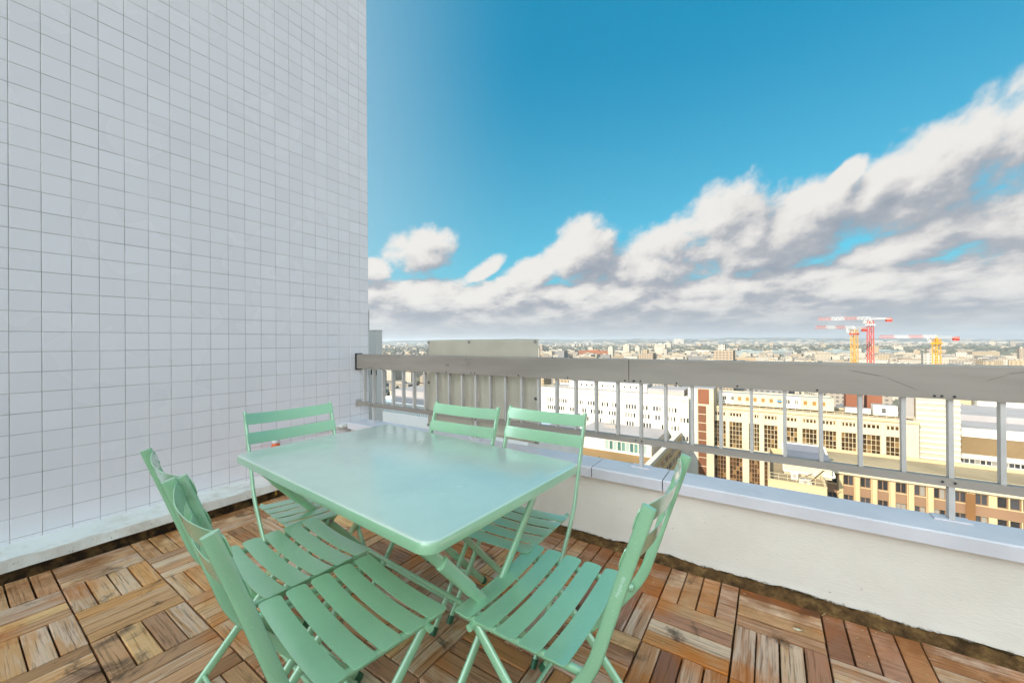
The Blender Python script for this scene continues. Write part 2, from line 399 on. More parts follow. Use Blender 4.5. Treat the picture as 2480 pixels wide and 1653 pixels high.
m_brass = mat('eyelet_metal', (0.30, 0.28, 0.25), 0.35, 0.8)
m_white = mat('white_membrane', (0.72, 0.70, 0.64), 0.7, 0, 0.3, vary((0.72, 0.70, 0.64), 0.12, 3.0))
def f_curb(t, b):
    p = geo_pos(t); s = t.add('ShaderNodeSeparateXYZ'); t.link(p, s.inputs[0])
    n = t.noise(p, 7, 6, 0.65)
    c = t.mix(t.mapr(n, 0.45, 0.75), (0.84, 0.81, 0.74, 1), (0.66, 0.60, 0.50, 1))
    sp = t.mapr(t.noise(p, 46, 4, 0.7), 0.60, 0.70)
    low = t.mapr(s.outputs[2], 0.116, 0.055)
    c = t.mix(t.math('MULTIPLY', sp, t.math('ADD', 0.12, t.math('MULTIPLY', low, 0.6))), c, (0.11, 0.09, 0.06, 1))
    c = t.mix(t.mapr(t.math('ADD', s.outputs[2], t.math('MULTIPLY', t.math('SUBTRACT', n, 0.5), 0.03)), 0.046, 0.036), c, t.mix(t.mapr(t.noise(p, 11, 5, 0.7), 0.4, 0.65), (0.05, 0.028, 0.014, 1), (0.24, 0.13, 0.045, 1)))
    t.link(c, b.inputs['Base Color']); bump(t, b, n, 0.3, 0.006)
m_curb = mat('white_flashing_paint', (0.7, 0.68, 0.6), 0.75, 0, 0.3, f_curb)
m_orange = mat('orange_plastic', (0.75, 0.13, 0.03), 0.4)
m_wplast = mat('white_plastic', (0.75, 0.73, 0.72), 0.4)
m_cane = mat('bamboo_cane', (0.52, 0.31, 0.10), 0.55, 0, 0.4, vary((0.52, 0.31, 0.10), 0.2, 30))
m_tagm = mat('amber_label', (0.60, 0.34, 0.05), 0.5)

# city materials
def facade(name, col, amt=0.08):
    return mat(name, col, 0.85, 0, 0.25, vary(col, amt, 0.12))
m_fwhite = facade('white_city_render', (0.46, 0.435, 0.385)); m_fbeige = facade('beige_stone_cladding', (0.42, 0.355, 0.255))
m_fyellow = facade('yellow_limestone', (0.41, 0.315, 0.18)); m_fbrown = facade('brown_panel', (0.13, 0.055, 0.028))
m_fbrick = facade('red_brown_brick', (0.17, 0.065, 0.035)); m_froof = facade('grey_roof_felt', (0.24, 0.235, 0.25))
m_lav = facade('pale_lavender_roof', (0.265, 0.25, 0.255)); m_gravel = facade('tan_roof_gravel', (0.25, 0.195, 0.12), 0.2)
m_spand = facade('taupe_spandrel', (0.19, 0.115, 0.07)); m_frame = mat('pale_window_frame', (0.40, 0.33, 0.21), 0.6)
m_blue = facade('blue_grey_zinc', (0.125, 0.13, 0.155)); m_shut = facade('ochre_shutter', (0.24, 0.125, 0.032)); m_fgrey = facade('mid_grey_cladding', (0.24, 0.22, 0.205))
m_dfloor = facade('brown_terrace_floor', (0.24, 0.145, 0.06)); m_green2 = facade('roof_planting', (0.10, 0.105, 0.03), 0.35)
def f_pane(a, b2, c3, cut=0.72):
    def fn(t, b):
        r = rnd(t)
        t.link(t.ramp(r, [(0.0, a), (0.35, b2), (cut, a), (cut+0.03, c3), (1.0, b2)], 'CONSTANT'), b.inputs['Base Color'])
    return fn
m_pane = mat('dark_window_glass', (0.03, 0.03, 0.03), 0.12, 0, 0.5, f_pane((0.022, 0.022, 0.024), (0.045, 0.045, 0.05), (0.20, 0.19, 0.17)))
m_amber = mat('bronze_window_glass', (0.09, 0.05, 0.02), 0.15, 0, 0.5, f_pane((0.030, 0.018, 0.009), (0.058, 0.033, 0.013), (0.17, 0.105, 0.045), 0.84))
m_teal = mat('green_tinted_glass', (0.06, 0.13, 0.12), 0.12, 0, 0.5, f_pane((0.045, 0.10, 0.09), (0.09, 0.17, 0.15), (0.22, 0.28, 0.26)))
m_louv = facade('tan_louvre', (0.26, 0.185, 0.10))
m_yel = mat('yellow_crane_paint', (0.52, 0.25, 0.012), 0.5); m_red = mat('red_crane_paint', (0.42, 0.05, 0.03), 0.5); m_wht = mat('white_crane_paint', (0.50, 0.48, 0.46), 0.5)
m_pink = mat('faded_red_crane_paint', (0.42, 0.15, 0.12), 0.55)

def f_far(t, b):
    """pale city block, its own tone each, with rows of small windows too far off to be told apart"""
    r = rnd(t); p = geo_pos(t); s = t.add('ShaderNodeSeparateXYZ'); t.link(p, s.inputs[0])
    c = t.ramp(r, [(0.0, (0.62, 0.56, 0.46)), (0.2, (0.70, 0.66, 0.59)), (0.38, (0.52, 0.43, 0.31)), (0.5, (0.66, 0.62, 0.56)), (0.62, (0.44, 0.40, 0.36)),
                   (0.72, (0.58, 0.46, 0.32)), (0.82, (0.33, 0.33, 0.35)), (0.9, (0.48, 0.40, 0.32)), (1.0, (0.70, 0.67, 0.62))], 'CONSTANT')
    nz = t.add('ShaderNodeNewGeometry').outputs['Normal']; ns = t.add('ShaderNodeSeparateXYZ'); t.link(nz, ns.inputs[0])
    row = t.math('GREATER_THAN', t.math('FRACT', t.math('DIVIDE', s.outputs[2], 3.1)), 0.55)
    colx = t.math('GREATER_THAN', t.math('FRACT', t.math('DIVIDE', t.math('ADD', s.outputs[0], s.outputs[1]), 3.4)), 0.5)
    win = t.math('MULTIPLY', t.math('MULTIPLY', row, colx), t.math('LESS_THAN', ns.outputs[2], 0.5))
    c = t.mix(t.math('MULTIPLY', win, 0.75), c, (0.07, 0.07, 0.08, 1))
    roof = t.ramp(t.math('FRACT', t.math('MULTIPLY', r, 5.7)), [(0.0, (0.40, 0.39, 0.38)), (0.35, (0.52, 0.49, 0.44)), (0.6, (0.33, 0.33, 0.35)), (0.9, (0.36, 0.22, 0.14))], 'CONSTANT')
    c = t.mix(t.math('GREATER_THAN', ns.outputs[2], 0.5), c, roof)
    c = t.mix(1.0, c, (0.52, 0.50, 0.465, 1), 'MULTIPLY')
    t.link(c, b.inputs['Base Color'])
m_far = mat('distant_city_render', (0.6, 0.55, 0.45), 0.9, 0, 0.2, f_far)
def f_ground(t, b):
    p = geo_pos(t); n = t.noise(p, 0.004, 8, 0.65); n2 = t.noise(p, 0.02, 6, 0.6)
    c = t.ramp(n, [(0.35, (0.10, 0.10, 0.095)), (0.5, (0.20, 0.18, 0.15)), (0.65, (0.085, 0.095, 0.06))])
    c = t.mix(t.mapr(n2, 0.5, 0.7), c, (0.26, 0.235, 0.20, 1))
    t.link(c, b.inputs['Base Color'])
m_ground = mat('city_ground', (0.15, 0.14, 0.12), 0.95, 0, 0.1, f_ground)
def f_hill(t, b):
    p = geo_pos(t); n = t.noise(p, 0.0035, 7, 0.7)
    t.link(t.ramp(n, [(0.40, (0.045, 0.055, 0.045)), (0.55, (0.085, 0.085, 0.06)), (0.66, (0.36, 0.33, 0.28))]), b.inputs['Base Color'])
m_hill = mat('wooded_hillside', (0.06, 0.07, 0.05), 0.95, 0, 0.1, f_hill)
m_wood2 = mat('distant_tree_foliage', (0.05, 0.06, 0.04), 0.95, 0, 0.1, vary((0.075, 0.078, 0.062), 0.35, 0.02))

GZ = -60.0
# ---------------------------------------------------------------- ground, hills
def disk(name, r, z, m, n=96):
    mb = MB(); mb.v.append((0,0,z))
    for j in range(n): mb.v.append((r*math.cos(2*math.pi*j/n), r*math.sin(2*math.pi*j/n), z))
    for j in range(n): mb.f.append((0, 1+j, 1+(j+1)%n)); mb.m.append(0)
    return mb.build(name, m)
tag(disk('ground', 12500, GZ, m_ground), kind='structure')

def hill_h(a, k):
    """ridge height above ground for azimuth a (degrees), ridge k"""
    s = math.sin
    if k == 0:
        h = 128 + 16*s(a*0.16+1.0) + 11*s(a*0.41+2.2) + 6*s(a*1.1) + 3*s(a*2.7+1)
        return max(12.0, h * (1.0 if a < -8 else max(0.42, 1.0-(a+8)*0.022)))
    h = 52 + 22*s(a*0.23+4.0) + 12*s(a*0.62) + 5*s(a*1.9+.5)
    return max(0.5, h if a < -2 else h*max(0.1, 1-(a+2)*0.07))
for k, (r0, r1, r2) in enumerate(((9000, 10400, 12000), (6600, 7500, 8600))):
    mb = MB(); cols = []
    for i in range(241):
        a = -120 + i*0.75; ar = math.radians(a); hh = hill_h(a, k); row = []
        for r, f in ((r0, 0.0), (r0*.7+r1*.3, 0.42), (r1*0.93, 0.88), (r1, 1.0), (r1*.6+r2*.4, 0.7), (r2, 0.0)):
            row.append(len(mb.v)); mb.v.append((r*math.sin(ar), r*math.cos(ar), GZ + 0.3 + hh*f))
        cols.append(row)
    for i in range(240):
        for j in range(5):
            mb.f.append((cols[i][j], cols[i+1][j], cols[i+1][j+1], cols[i][j+1])); mb.m.append(0)
    tag(mb.build('hills', m_hill, smooth=True, angle=80), kind='structure')

# ---------------------------------------------------------------- terrace structure
WX = -0.62                       # face of the tiled wall
PY = 0.402                       # inner face of the parapet
mb = MB().box(WX-0.25, 9.0, -8.0, 0.53, -0.30, -0.035)
tag(mb.build('terrace_floor', m_soil), kind='structure')

# the tower the terrace belongs to
tw = thing('apartment_tower', 'tall white apartment tower carrying the terrace', 'tower', (0, 0, GZ))
MB().box(-50, 24, -26, 0.50, 0, -0.32-GZ).build('wall', m_fwhite, tw)
# tiled wall
wall = thing('tiled_wall', 'tall white wall clad in square glazed tiles beside the terrace', 'wall', (0,0,0))
WTOP = 10.5; WY1 = 0.645
MB().box(WX-0.03, WX, -24, WY1, -0.03, WTOP).build('grout_bed', m_grout, wall)  # height and unseen rear run sized to shade the terrace
MB().box(-50, WX-0.0305, -24, WY1-0.002, -0.31, WTOP).build('shading_storeys', m_fwhite, wall)  # unseen storeys added behind the wall, drawn out to shade the white neighbours
TX, TZ, TY0, TZ0 = 0.11457, 0.1139, 0.5466, 1.6207
tiles = []
def tile_mesh(w, h):
    mb = MB(); a, b = w/2-0.0015, h/2-0.0015; c = 0.0014; x = 0.0022
    mb.v = [(-0.001,-a,-b),(-0.001,a,-b),(-0.001,a,b),(-0.001,-a,b),(x-0.0008,-a,-b),(x-0.0008,a,-b),(x-0.0008,a,b),(x-0.0008,-a,b),
            (x,-a+c,-b+c),(x,a-c,-b+c),(x,a-c,b-c),(x,-a+c,b-c)]
    mb.f = [(0,1,5,4),(1,2,6,5),(2,3,7,6),(3,0,4,7),(4,5,9,8),(5,6,10,9),(6,7,11,10),(7,4,8,11),(8,9,10,11)]; mb.m = [0]*9
    return mb
t_full = tile_mesh(TX, TZ).mesh('tile', m_tile)
t_end = tile_mesh(WY1-TY0, TZ).mesh('tile_end', m_tile)
for n in range(-1, 31):
    for m in range(-78, 14):
        yc = TY0 - (n+0.5)*TX if n >= 0 else (TY0+WY1)/2
        zc = TZ0 - (m+0.5)*TZ
        if zc < 0.07 or zc > WTOP-0.1: continue
        p = project((WX, yc, zc)); q = project((WX, yc-TX/2, zc)) if p else None
        size = abs(p[0]-q[0])*F0*TZ/p[2]*2 if p and q and -80 < p[0] < W0 and -60 < p[1] < 1500 else 0
        tiles.append((size, yc, zc, n))
tiles.sort(key=lambda t: -t[0])
rest = MB()
for k, (size, yc, zc, n) in enumerate(tiles):
    jx = random.uniform(-0.0004, 0.0004)
    if k < 299:
        o = link('tile', t_end if n < 0 else t_full, wall, (WX+jx, yc, zc))
        o.rotation_euler = (0, random.uniform(-.008,.008), random.uniform(-.008,.008))
    else:
        src = tile_mesh(TX if n >= 0 else WY1-TY0, TZ); i = len(rest.v)
        ry, rz = random.uniform(-.008,.008), random.uniform(-.008,.008)
        rest.v += [(v[0]+WX+jx+ry*v[2]-rz*v[1], v[1]+yc, v[2]+zc) for v in src.v]; rest.f += [tuple(i+a for a in f) for f in src.f]; rest.m += src.m
tag(rest.build('tile', m_tile, wall), kind='stuff')
# white flashing along the foot of the wall
cb = MB()
prof = [(WX+0.0005, 0.118), (-0.405, 0.108), (-0.398, 0.103), (-0.398, 0.046), (-0.460, 0.042), (-0.460, -0.034), (WX+0.002, -0.034)]
ys = [-3.04] + [-3.0+0.05*i for i in range(67)]
for y in ys:
    for j, (x, z) in enumerate(prof):
        w = 0.004*math.sin(y*7+j)+0.003*math.sin(y*23+2*j) if j in (1,2,3) else 0
        cb.v.append((x+w, y, z+(w*0.6 if j in (1, 2, 3) else 0)))
npf = len(prof)
for i in range(len(ys)-1):
    for j in range(npf):
        j2 = (j+1) % npf
        cb.f.append((i*npf+j, i*npf+j2, (i+1)*npf+j2, (i+1)*npf+j)); cb.m.append(0)
cb.f.append(tuple(range((len(ys)-1)*npf, len(ys)*npf))); cb.m.append(0)
cb.build('flashing', m_curb, wall)
MB().box(WX+0.003, WX+0.05, 0.31, 0.60, 0.395, 0.418).box(WX+0.003, WX+0.02, 0.05, 0.31, 0.395, 0.407).build('ledge_strip', m_white, wall)

# deck of square wooden snap tiles
deck = link('deck', None); tag(deck, kind='structure')
P = 0.3086; DX0, DY0 = -0.0649, 0.0312
slat_l, slat_w = P-0.0075, P/4-0.0068
def slat_mesh(l, w, seed):
    rr = random.Random(seed); mb = MB(); n = 5
    mb.cbox(-l/2, l/2, -w/2, w/2, -0.022, 0.0, 0.0022)
    for i in (8, 9, 10, 11, 4, 5, 6, 7):
        v = mb.v[i]; mb.v[i] = (v[0]+rr.uniform(-.001,.001), v[1]+rr.uniform(-.0012,.0012), v[2]+rr.uniform(-.0008,.0008))
    return mb
protos = [slat_mesh(slat_l, slat_w, s).mesh('slat', m_wood) for s in range(6)]
cand = []
for i in range(-2, 22):
    for j in range(-10, 2):
        x0, y0 = DX0+i*P, DY0+(j-1)*P
        if x0 < -0.45 and i < -1: continue
        along_x = (i + j) % 2 == 0
        for k in range(4):
            off = (k+0.5)*P/4
            cx, cy = (x0+P/2, y0+off) if along_x else (x0+off, y0+P/2)
            p = project((cx, cy, 0))
            sz = 0
            if p and -90 < p[0] < W0+90 and p[1] < H0+70: sz = 1/p[2]
            cand.append((sz, cx, cy, along_x, i, j))
cand.sort(key=lambda c: -c[0])
rest = MB(); k = 0
for sz, cx, cy, ax, i, j in cand:
    l = slat_l; shift = 0.0; w_lim = False
    # cut boards at the two deck edges
    if j == 1 and not ax: l = 0.283-0.006; shift = -(P-0.283)/2
    if j == 1 and ax and cy > 0.30-0.02: w_lim = True
    if i == -2:
        if not ax: 
            if cx < -0.42: continue
        else: l = 0.062; shift = 0.1215
    sw = slat_w
    if w_lim: sw = 0.050; cy -= 0.0108
    rot = 0 if ax else math.pi/2
    if k < 299 and sz > 0 and l == slat_l and sw == slat_w:
        o = link('slat', protos[k % 6], deck, (cx, cy, random.uniform(-.0022, .0012)))
        o.rotation_euler = (random.uniform(-.006,.006), random.uniform(-.004,.004), rot + (math.pi if random.random() < .5 else 0) + random.uniform(-.004,.004))
        k += 1
    elif sz > 0:
        src = slat_mesh(l, sw, int(cx*1000+cy*77)); b = len(rest.v); c_, s_ = math.cos(rot), math.sin(rot); dz = random.uniform(-.0022, .0012)
        ox, oy = (cx+shift, cy) if ax else (cx, cy+shift)
        rest.v += [(ox+v[0]*c_-v[1]*s_, oy+v[0]*s_+v[1]*c_, v[2]+dz) for v in src.v]; rest.f += [tuple(b+a for a in f) for f in src.f]; rest.m += src.m
tag(rest.build('slat', m_wood, deck), kind='stuff')

# parapet with coping
par = thing('parapet', 'low cream rendered parapet under grey metal coping along the terrace edge', 'parapet', (0,0,0))
pm = MB(); X0, X1 = -0.56, 9.0; n = 150
for i in range(n+1):
    x = X0+(X1-X0)*i/n
    e = 0.006*math.sin(x*9.1)+0.005*math.sin(x*23.7+1)+0.004*math.sin(x*51)
    for (y, z) in ((PY, 0.40), (PY, 0.05), (PY-0.002, 0.014+e), (PY+0.012, 0.004+e), (PY+0.014, -0.034)): pm.v.append((x, y, z))
for i in range(n):
    for j in range(4):
        a = i*5+j; pm.f.append((a, a+1, a+6, a+5)); pm.m.append(0)
pm.box(X0, X1, PY+0.02, 0.50, -0.034, 0.40)
pm.quad((X0, PY, -0.034), (X0, PY, 0.40), (X0, 0.50, 0.40), (X0, 0.50, -0.034))
pm.build('rendered_wall', m_render, par)
gm = MB()      # crumbling dirt fillet in the gutter between deck and parapet
rr = random.Random(5); pts = []
nn = 260
for i in range(nn+1):
    x = -0.44+(6.2+0.44)*i/nn
    pts.append(x)
    for j, (y, z) in enumerate(((0.312, -0.03), (0.345, -0.022), (0.378, -0.008), (PY+0.004, 0.008))):
        gm.v.append((x, y+rr.uniform(-.006,.006), z+rr.uniform(-.008,.010)))
for i in range(nn):
    for j in range(3):
        a = i*4+j; gm.f.append((a, a+4, a+5, a+1)); gm.m.append(0)
tag(gm.build('gutter_dirt', m_soil, smooth=True, angle=60), kind='stuff')
CZ0, CZ1, CF, CB = 0.378, 0.437, 0.360, 0.556
def coping(x0, x1, proud=0.0):
    mb = MB(); p = proud
    pr = [(CF-p, CZ0-p), (CF-p, CZ1-0.006), (CF+0.006-p, CZ1+p), (CB+p, CZ1+0.004+p), (CB+p, CZ0-p)]
    for x in (x0, x1):
        for y, z in pr: mb.v.append((x, y, z))
    for j in range(5):
        j2 = (j+1) % 5; mb.f.append((j, j2, 5+j2, 5+j)); mb.m.append(0)
    mb.f += [(0,1,2,3,4)[::-1], (5,6,7,8,9)]; mb.m += [0, 0]
    return mb
cuts = [-0.56, 0.62, 0.64, 1.925, 2.33, 4.5, 6.9, 9.0]
for a, b, pr in ((-0.56, 0.62, 0), (0.623, 1.800, 0), (1.80, 1.935, 0.002), (1.941, 2.345, 0.0012), (2.351, 5.2, 0), (5.206, 9.0, 0)):
    coping(a, b, pr).build('coping', m_coping, par)

# railing
rl = thing('railing', 'grey metal railing with a broad flat top board and upright bars on the parapet', 'railing', (0,0,0))
RY = 0.52
def board(x0, x1):
    mb = MB()
    pr = [(0.490, 0.949), (0.490, 1.086), (0.496, 1.092), (0.548, 1.092), (0.548, 1.070), (0.503, 1.070), (0.503, 0.949)]
    for x in (x0, x1):
        for y, z in pr: mb.v.append((x, y, z))
    n = len(pr)
    for j in range(n):
        j2 = (j+1) % n; mb.f.append((j, j2, n+j2, n+j)); mb.m.append(0)
    mb.f += [(3,2,1,0), (0,6,5), (n,n+1,n+2,n+3)]; mb.m += [0]*3
    mb.f += [(3,0,5,4)]; mb.m += [0]
    return mb
board(-0.597, 2.1265).build('top_rail', m_rail, rl)
board(2.1305, 9.0).build('top_rail', m_rail, rl)
MB().box(-0.617, -0.600, 0.485, 0.56, 0.935, 1.10).build('wall_bracket', m_dark, rl)
MB().box(-0.614, 9.0, 0.500, 0.538, 0.583, 0.618).build('bottom_rail', m_rail, rl)
MB().box(-0.618, -0.612, 0.485, 0.555, 0.565, 0.640).build('wall_plate', m_bar, rl)
bar_me = MB().box(-0.0075, 0.0075, 0.505, 0.5375, 0.6185, 1.0695).mesh('baluster', m_bar)
post_lo = MB().box(-0.009, 0.009, 0.503, 0.5385, 0.4425, 0.5828).mesh('post_foot', m_bar)
plate_me = MB().box(-0.055, 0.055, 0.492, 0.552, 0.4405, 0.4475).mesh('base_plate', m_coping)
scr_me = MB().disc((0, 0.4902, 0), (0, -1, 0), 0.0048, 0.003, 8).mesh('screw', m_dark)
k = 0
for i in range(-1, 64):
    x = -0.364 + 0.14205*i
    o = link('baluster', bar_me, rl, (x, 0, 0))
    post = (i % 9 == 0)
    if post:
        link('post_foot', post_lo, rl, (x, 0, 0)); link('base_plate', plate_me, rl, (x, 0, 0))
        for dx in (-0.018, 0.018):
            link('screw', scr_me, rl, (x+dx-0.012, 0, 0.962)); s = link('screw', scr_me, rl, (x+dx-0.01, 0.0098, 0.601))
for x in (-0.225, 0.62, 1.33, 1.72, 2.105, 2.155, 2.40, 2.70, 3.03, 3.42, 4.0):
    link('screw', scr_me, rl, (x, 0, 0.961))

# cloth screen tied behind the railing
bx0, bx1, bz0, bz1 = 0.318, 1.450, 0.462, 1.223
scr = thing('cloth_screen', 'taupe privacy cloth with metal eyelets tied behind the railing', 'screen', (0.88, 0.575, 0.46))
cm = MB(); nx, nz = 60, 26
for i in range(nx+1):
    for j in range(nz+1):
        u, v = i/nx, j/nz
        y = 0.575 + 0.004*math.sin(u*31+v*2) * (0.4+0.9*(1-abs(v-0.62)*1.4)) + 0.003*math.sin(u*71+1.3)*max(0, 1-abs(v-0.60)*9) + 0.003*math.sin(v*7)
        x = bx0+(bx1-bx0)*u + 0.006*math.sin(v*5)*(2*u-1); z = bz0+(bz1-bz0)*v + 0.002*math.sin(u*4) + 0.004*(1-abs(2*u-1))*(1-v)
        cm.v.append((x-0.88, y-0.575, z-0.46))
for i in range(nx):
    for j in range(nz):
        a = i*(nz+1)+j; cm.f.append((a, a+nz+1, a+nz+2, a+1)); cm.m.append(0)
co = cm.build('cloth', m_cloth, scr, smooth=True, angle=60)
sol = co.modifiers.new('thickness', 'SOLIDIFY'); sol.thickness = 0.0016; sol.offset = 0
def ring(r0, r1, h, n=14):
    mb = MB()
    for r, y in ((r0, 0), (r1, 0), (r1, -h), (r0, -h)):
        for j in range(n): mb.v.append((r*math.cos(2*math.pi*j/n), y, r*math.sin(2*math.pi*j/n)))
    for q in range(4):
        for j in range(n):
            j2 = (j+1) % n; mb.f.append((q*n+j, q*n+j2, ((q+1)%4)*n+j2, ((q+1)%4)*n+j)); mb.m.append(0)
    return mb
eye_me = ring(0.0055, 0.0115, 0.004).mesh('eyelet', m_brass); hole_me = MB().disc((0, -0.0008, 0), (0, -1, 0), 0.0056, 0.0004, 12).mesh('eyelet_hole', m_white)
for ex, ez in ((0.335, 1.203), (0.80, 1.203), (1.425, 1.203), (0.325, 0.475), (0.885, 0.480), (1.43, 0.475), (0.335, 0.85), (1.425, 0.79)):
    e = link('eyelet', eye_me, scr, (ex-0.88, -0.0065, ez-0.46)); link('eyelet_hole', hole_me, e)
MB().tube([(0.335-0.88, -0.012, 0.39), (0.30-0.88, -0.03, 0.386), (0.262-0.88, -0.045, 0.387)], 0.006, 0.006, (0,0,1), 8).build('tie', m_dark, scr, True)
MB().tube([(1.425-0.88, -0.012, 0.33), (1.46-0.88, -0.03, 0.322), (1.49-0.88, -0.045, 0.326)], 0.006, 0.006, (0,0,1), 8).build('tie', m_dark, scr, True)

# ---------------------------------------------------------------- table
tb = thing('folding_table', 'green metal folding table with rounded corners', 'table', (1.612, -0.830, 0), math.radians(-3.6))
def rrect(hx, hy, r, n=8):
    out = []
    for cx, cy, a0 in ((hx-r, hy-r, 0), (-hx+r, hy-r, 90), (-hx+r, -hy+r, 180), (hx-r, -hy+r, 270)):
        for k in range(n+1):
            a = math.radians(a0+90*k/n); out.append((cx+r*math.cos(a), cy+r*math.sin(a)))
    return out
tm = MB(); HX, HY = 0.611, 0.372; rings = []
for ins, z in ((0.0, 0.712), (0.0, 0.732), (0.0022, 0.7375), (0.0065, 0.7410), (0.012, 0.742)):
    rg = rrect(HX-ins, HY-ins, 0.045-ins); rings.append(len(tm.v)); tm.v += [(x, y, z) for x, y in rg]
N = len(rrect(1, 1, .1))
for a, b in zip(rings, rings[1:]):
    for j in range(N):
        j2 = (j+1) % N; tm.f.append((a+j, a+j2, b+j2, b+j)); tm.m.append(0)
tm.f.append(tuple(rings[-1]+j for j in range(N))); tm.m.append(0)
inn = len(tm.v); tm.v += [(x, y, 0.712) for x, y in rrect(HX-0.012, HY-0.012, 0.034)]
inn2 = len(tm.v); tm.v += [(x, y, 0.738) for x, y in rrect(HX-0.012, HY-0.012, 0.034)]
for j in range(N):
    j2 = (j+1) % N; tm.f += [(rings[0]+j2, rings[0]+j, inn+j, inn+j2), (inn+j2, inn+j, inn2+j, inn2+j2)]; tm.m += [0, 0]
tm.f.append(tuple(inn2+j for j in reversed(range(N)))); tm.m.append(0)
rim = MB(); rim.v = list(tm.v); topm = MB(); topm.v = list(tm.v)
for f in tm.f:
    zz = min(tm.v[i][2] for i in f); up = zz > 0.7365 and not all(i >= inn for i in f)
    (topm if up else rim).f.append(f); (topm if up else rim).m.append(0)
topo = topm.build('tabletop', m_top_sheen, tb, smooth=True, angle=28)
rim.build('rim', m_green, tb, smooth=True, angle=28)
for sx_ in (-1, 1):
    xa, xb = sx_*0.525, sx_*0.497
    MB().tube([(xa, -0.335, 0.712), (xa, 0.285, 0.012)], 0.016, 0.031, (1,0,0), 12).build('leg', m_green, tb, True, 50)
    l2 = MB().tube([(xb, 0.290, 0.712), (xb, -0.345, 0.012)], 0.016, 0.031, (1,0,0), 12).build('leg', m_green, tb, True, 50)
    MB().disc((xb-sx_*0.012, -0.025, 0.366), (sx_, 0, 0), 0.009, 0.05, 10).build('pivot', m_steel, tb)
    MB().tube([(xa+sx_*0.004, -0.255, 0.622), (xa+sx_*0.004, -0.145, 0.497)], 0.026, 0.038, (1,0,0), 12).build('bracket', m_green, tb, True, 50)
for (y, z) in ((0.262, 0.040), (-0.322, 0.040), (0.14, 0.175)):
    xx = 0.523 if y > 0 else 0.495
    MB().tube([(-xx, y, z), (xx, y, z)], 0.016, 0.016, (0,0,1), 10).build('stretcher', m_green, tb, True, 50)

# ---------------------------------------------------------------- chairs
GRP = 'green slatted folding chairs round the table'
def slat_curved(l, w, sag, th, r, axis_up=True, nseg=18):
    """thin board along x, width w in y, bowed downwards by sag, rounded corners; returns MB"""
    mb = MB(); cols = []
    us = [-1 + 2*i/nseg for i in range(nseg+1)]
    xs = sorted(set([l/2*u for u in us] + [s*(l/2-d) for s in (-1, 1) for d in (r*0.08, r*0.3, r*0.6, r)]))
    for x in xs:
        e = l/2-abs(x); hw = w/2 if e >= r else w/2 - r + math.sqrt(max(0, r*r-(r-e)**2))
        z = -sag*(1-(2*x/l)**2)
        cols.append(len(mb.v))
        for y in (-hw, -hw*0.5, hw*0.5, hw): mb.v.append((x, y, z + (0 if abs(y) < hw*0.9 else -0.0012)))
        for y in (-hw, -hw*0.5, hw*0.5, hw): mb.v.append((x, y, z - th))
    for a, b in zip(cols, cols[1:]):
        for j in range(3):
            mb.f.append((a+j, b+j, b+j+1, a+j+1)); mb.f.append((a+4+j, a+5+j, b+5+j, b+4+j))
        mb.f.append((a, a+4, b+4, b)); mb.f.append((a+3, b+3, b+7, a+7))
    for a, fl in ((cols[0], 1), (cols[-1], 0)):
        for j in range(3):
            q = (a+j, a+j+1, a+5+j, a+4+j); mb.f.append(q if fl else q[::-1])
    mb.m = [0]*len(mb.f)
    return mb
def smooth_path(pts, n=5):
    out = []
    for i in range(len(pts)-1):
        p0 = pts[max(i-1, 0)]; p1 = pts[i]; p2 = pts[i+1]; p3 = pts[min(i+2, len(pts)-1)]
        for k in range(n):
            t = k/n
            out.append(tuple(0.5*((2*b)+(-a+c)*t+(2*a-5*b+4*c-d)*t*t+(-a+3*b-3*c+d)*t**3) for a, b, c, d in zip(p0, p1, p2, p3)))
    out.append(pts[-1]); return out
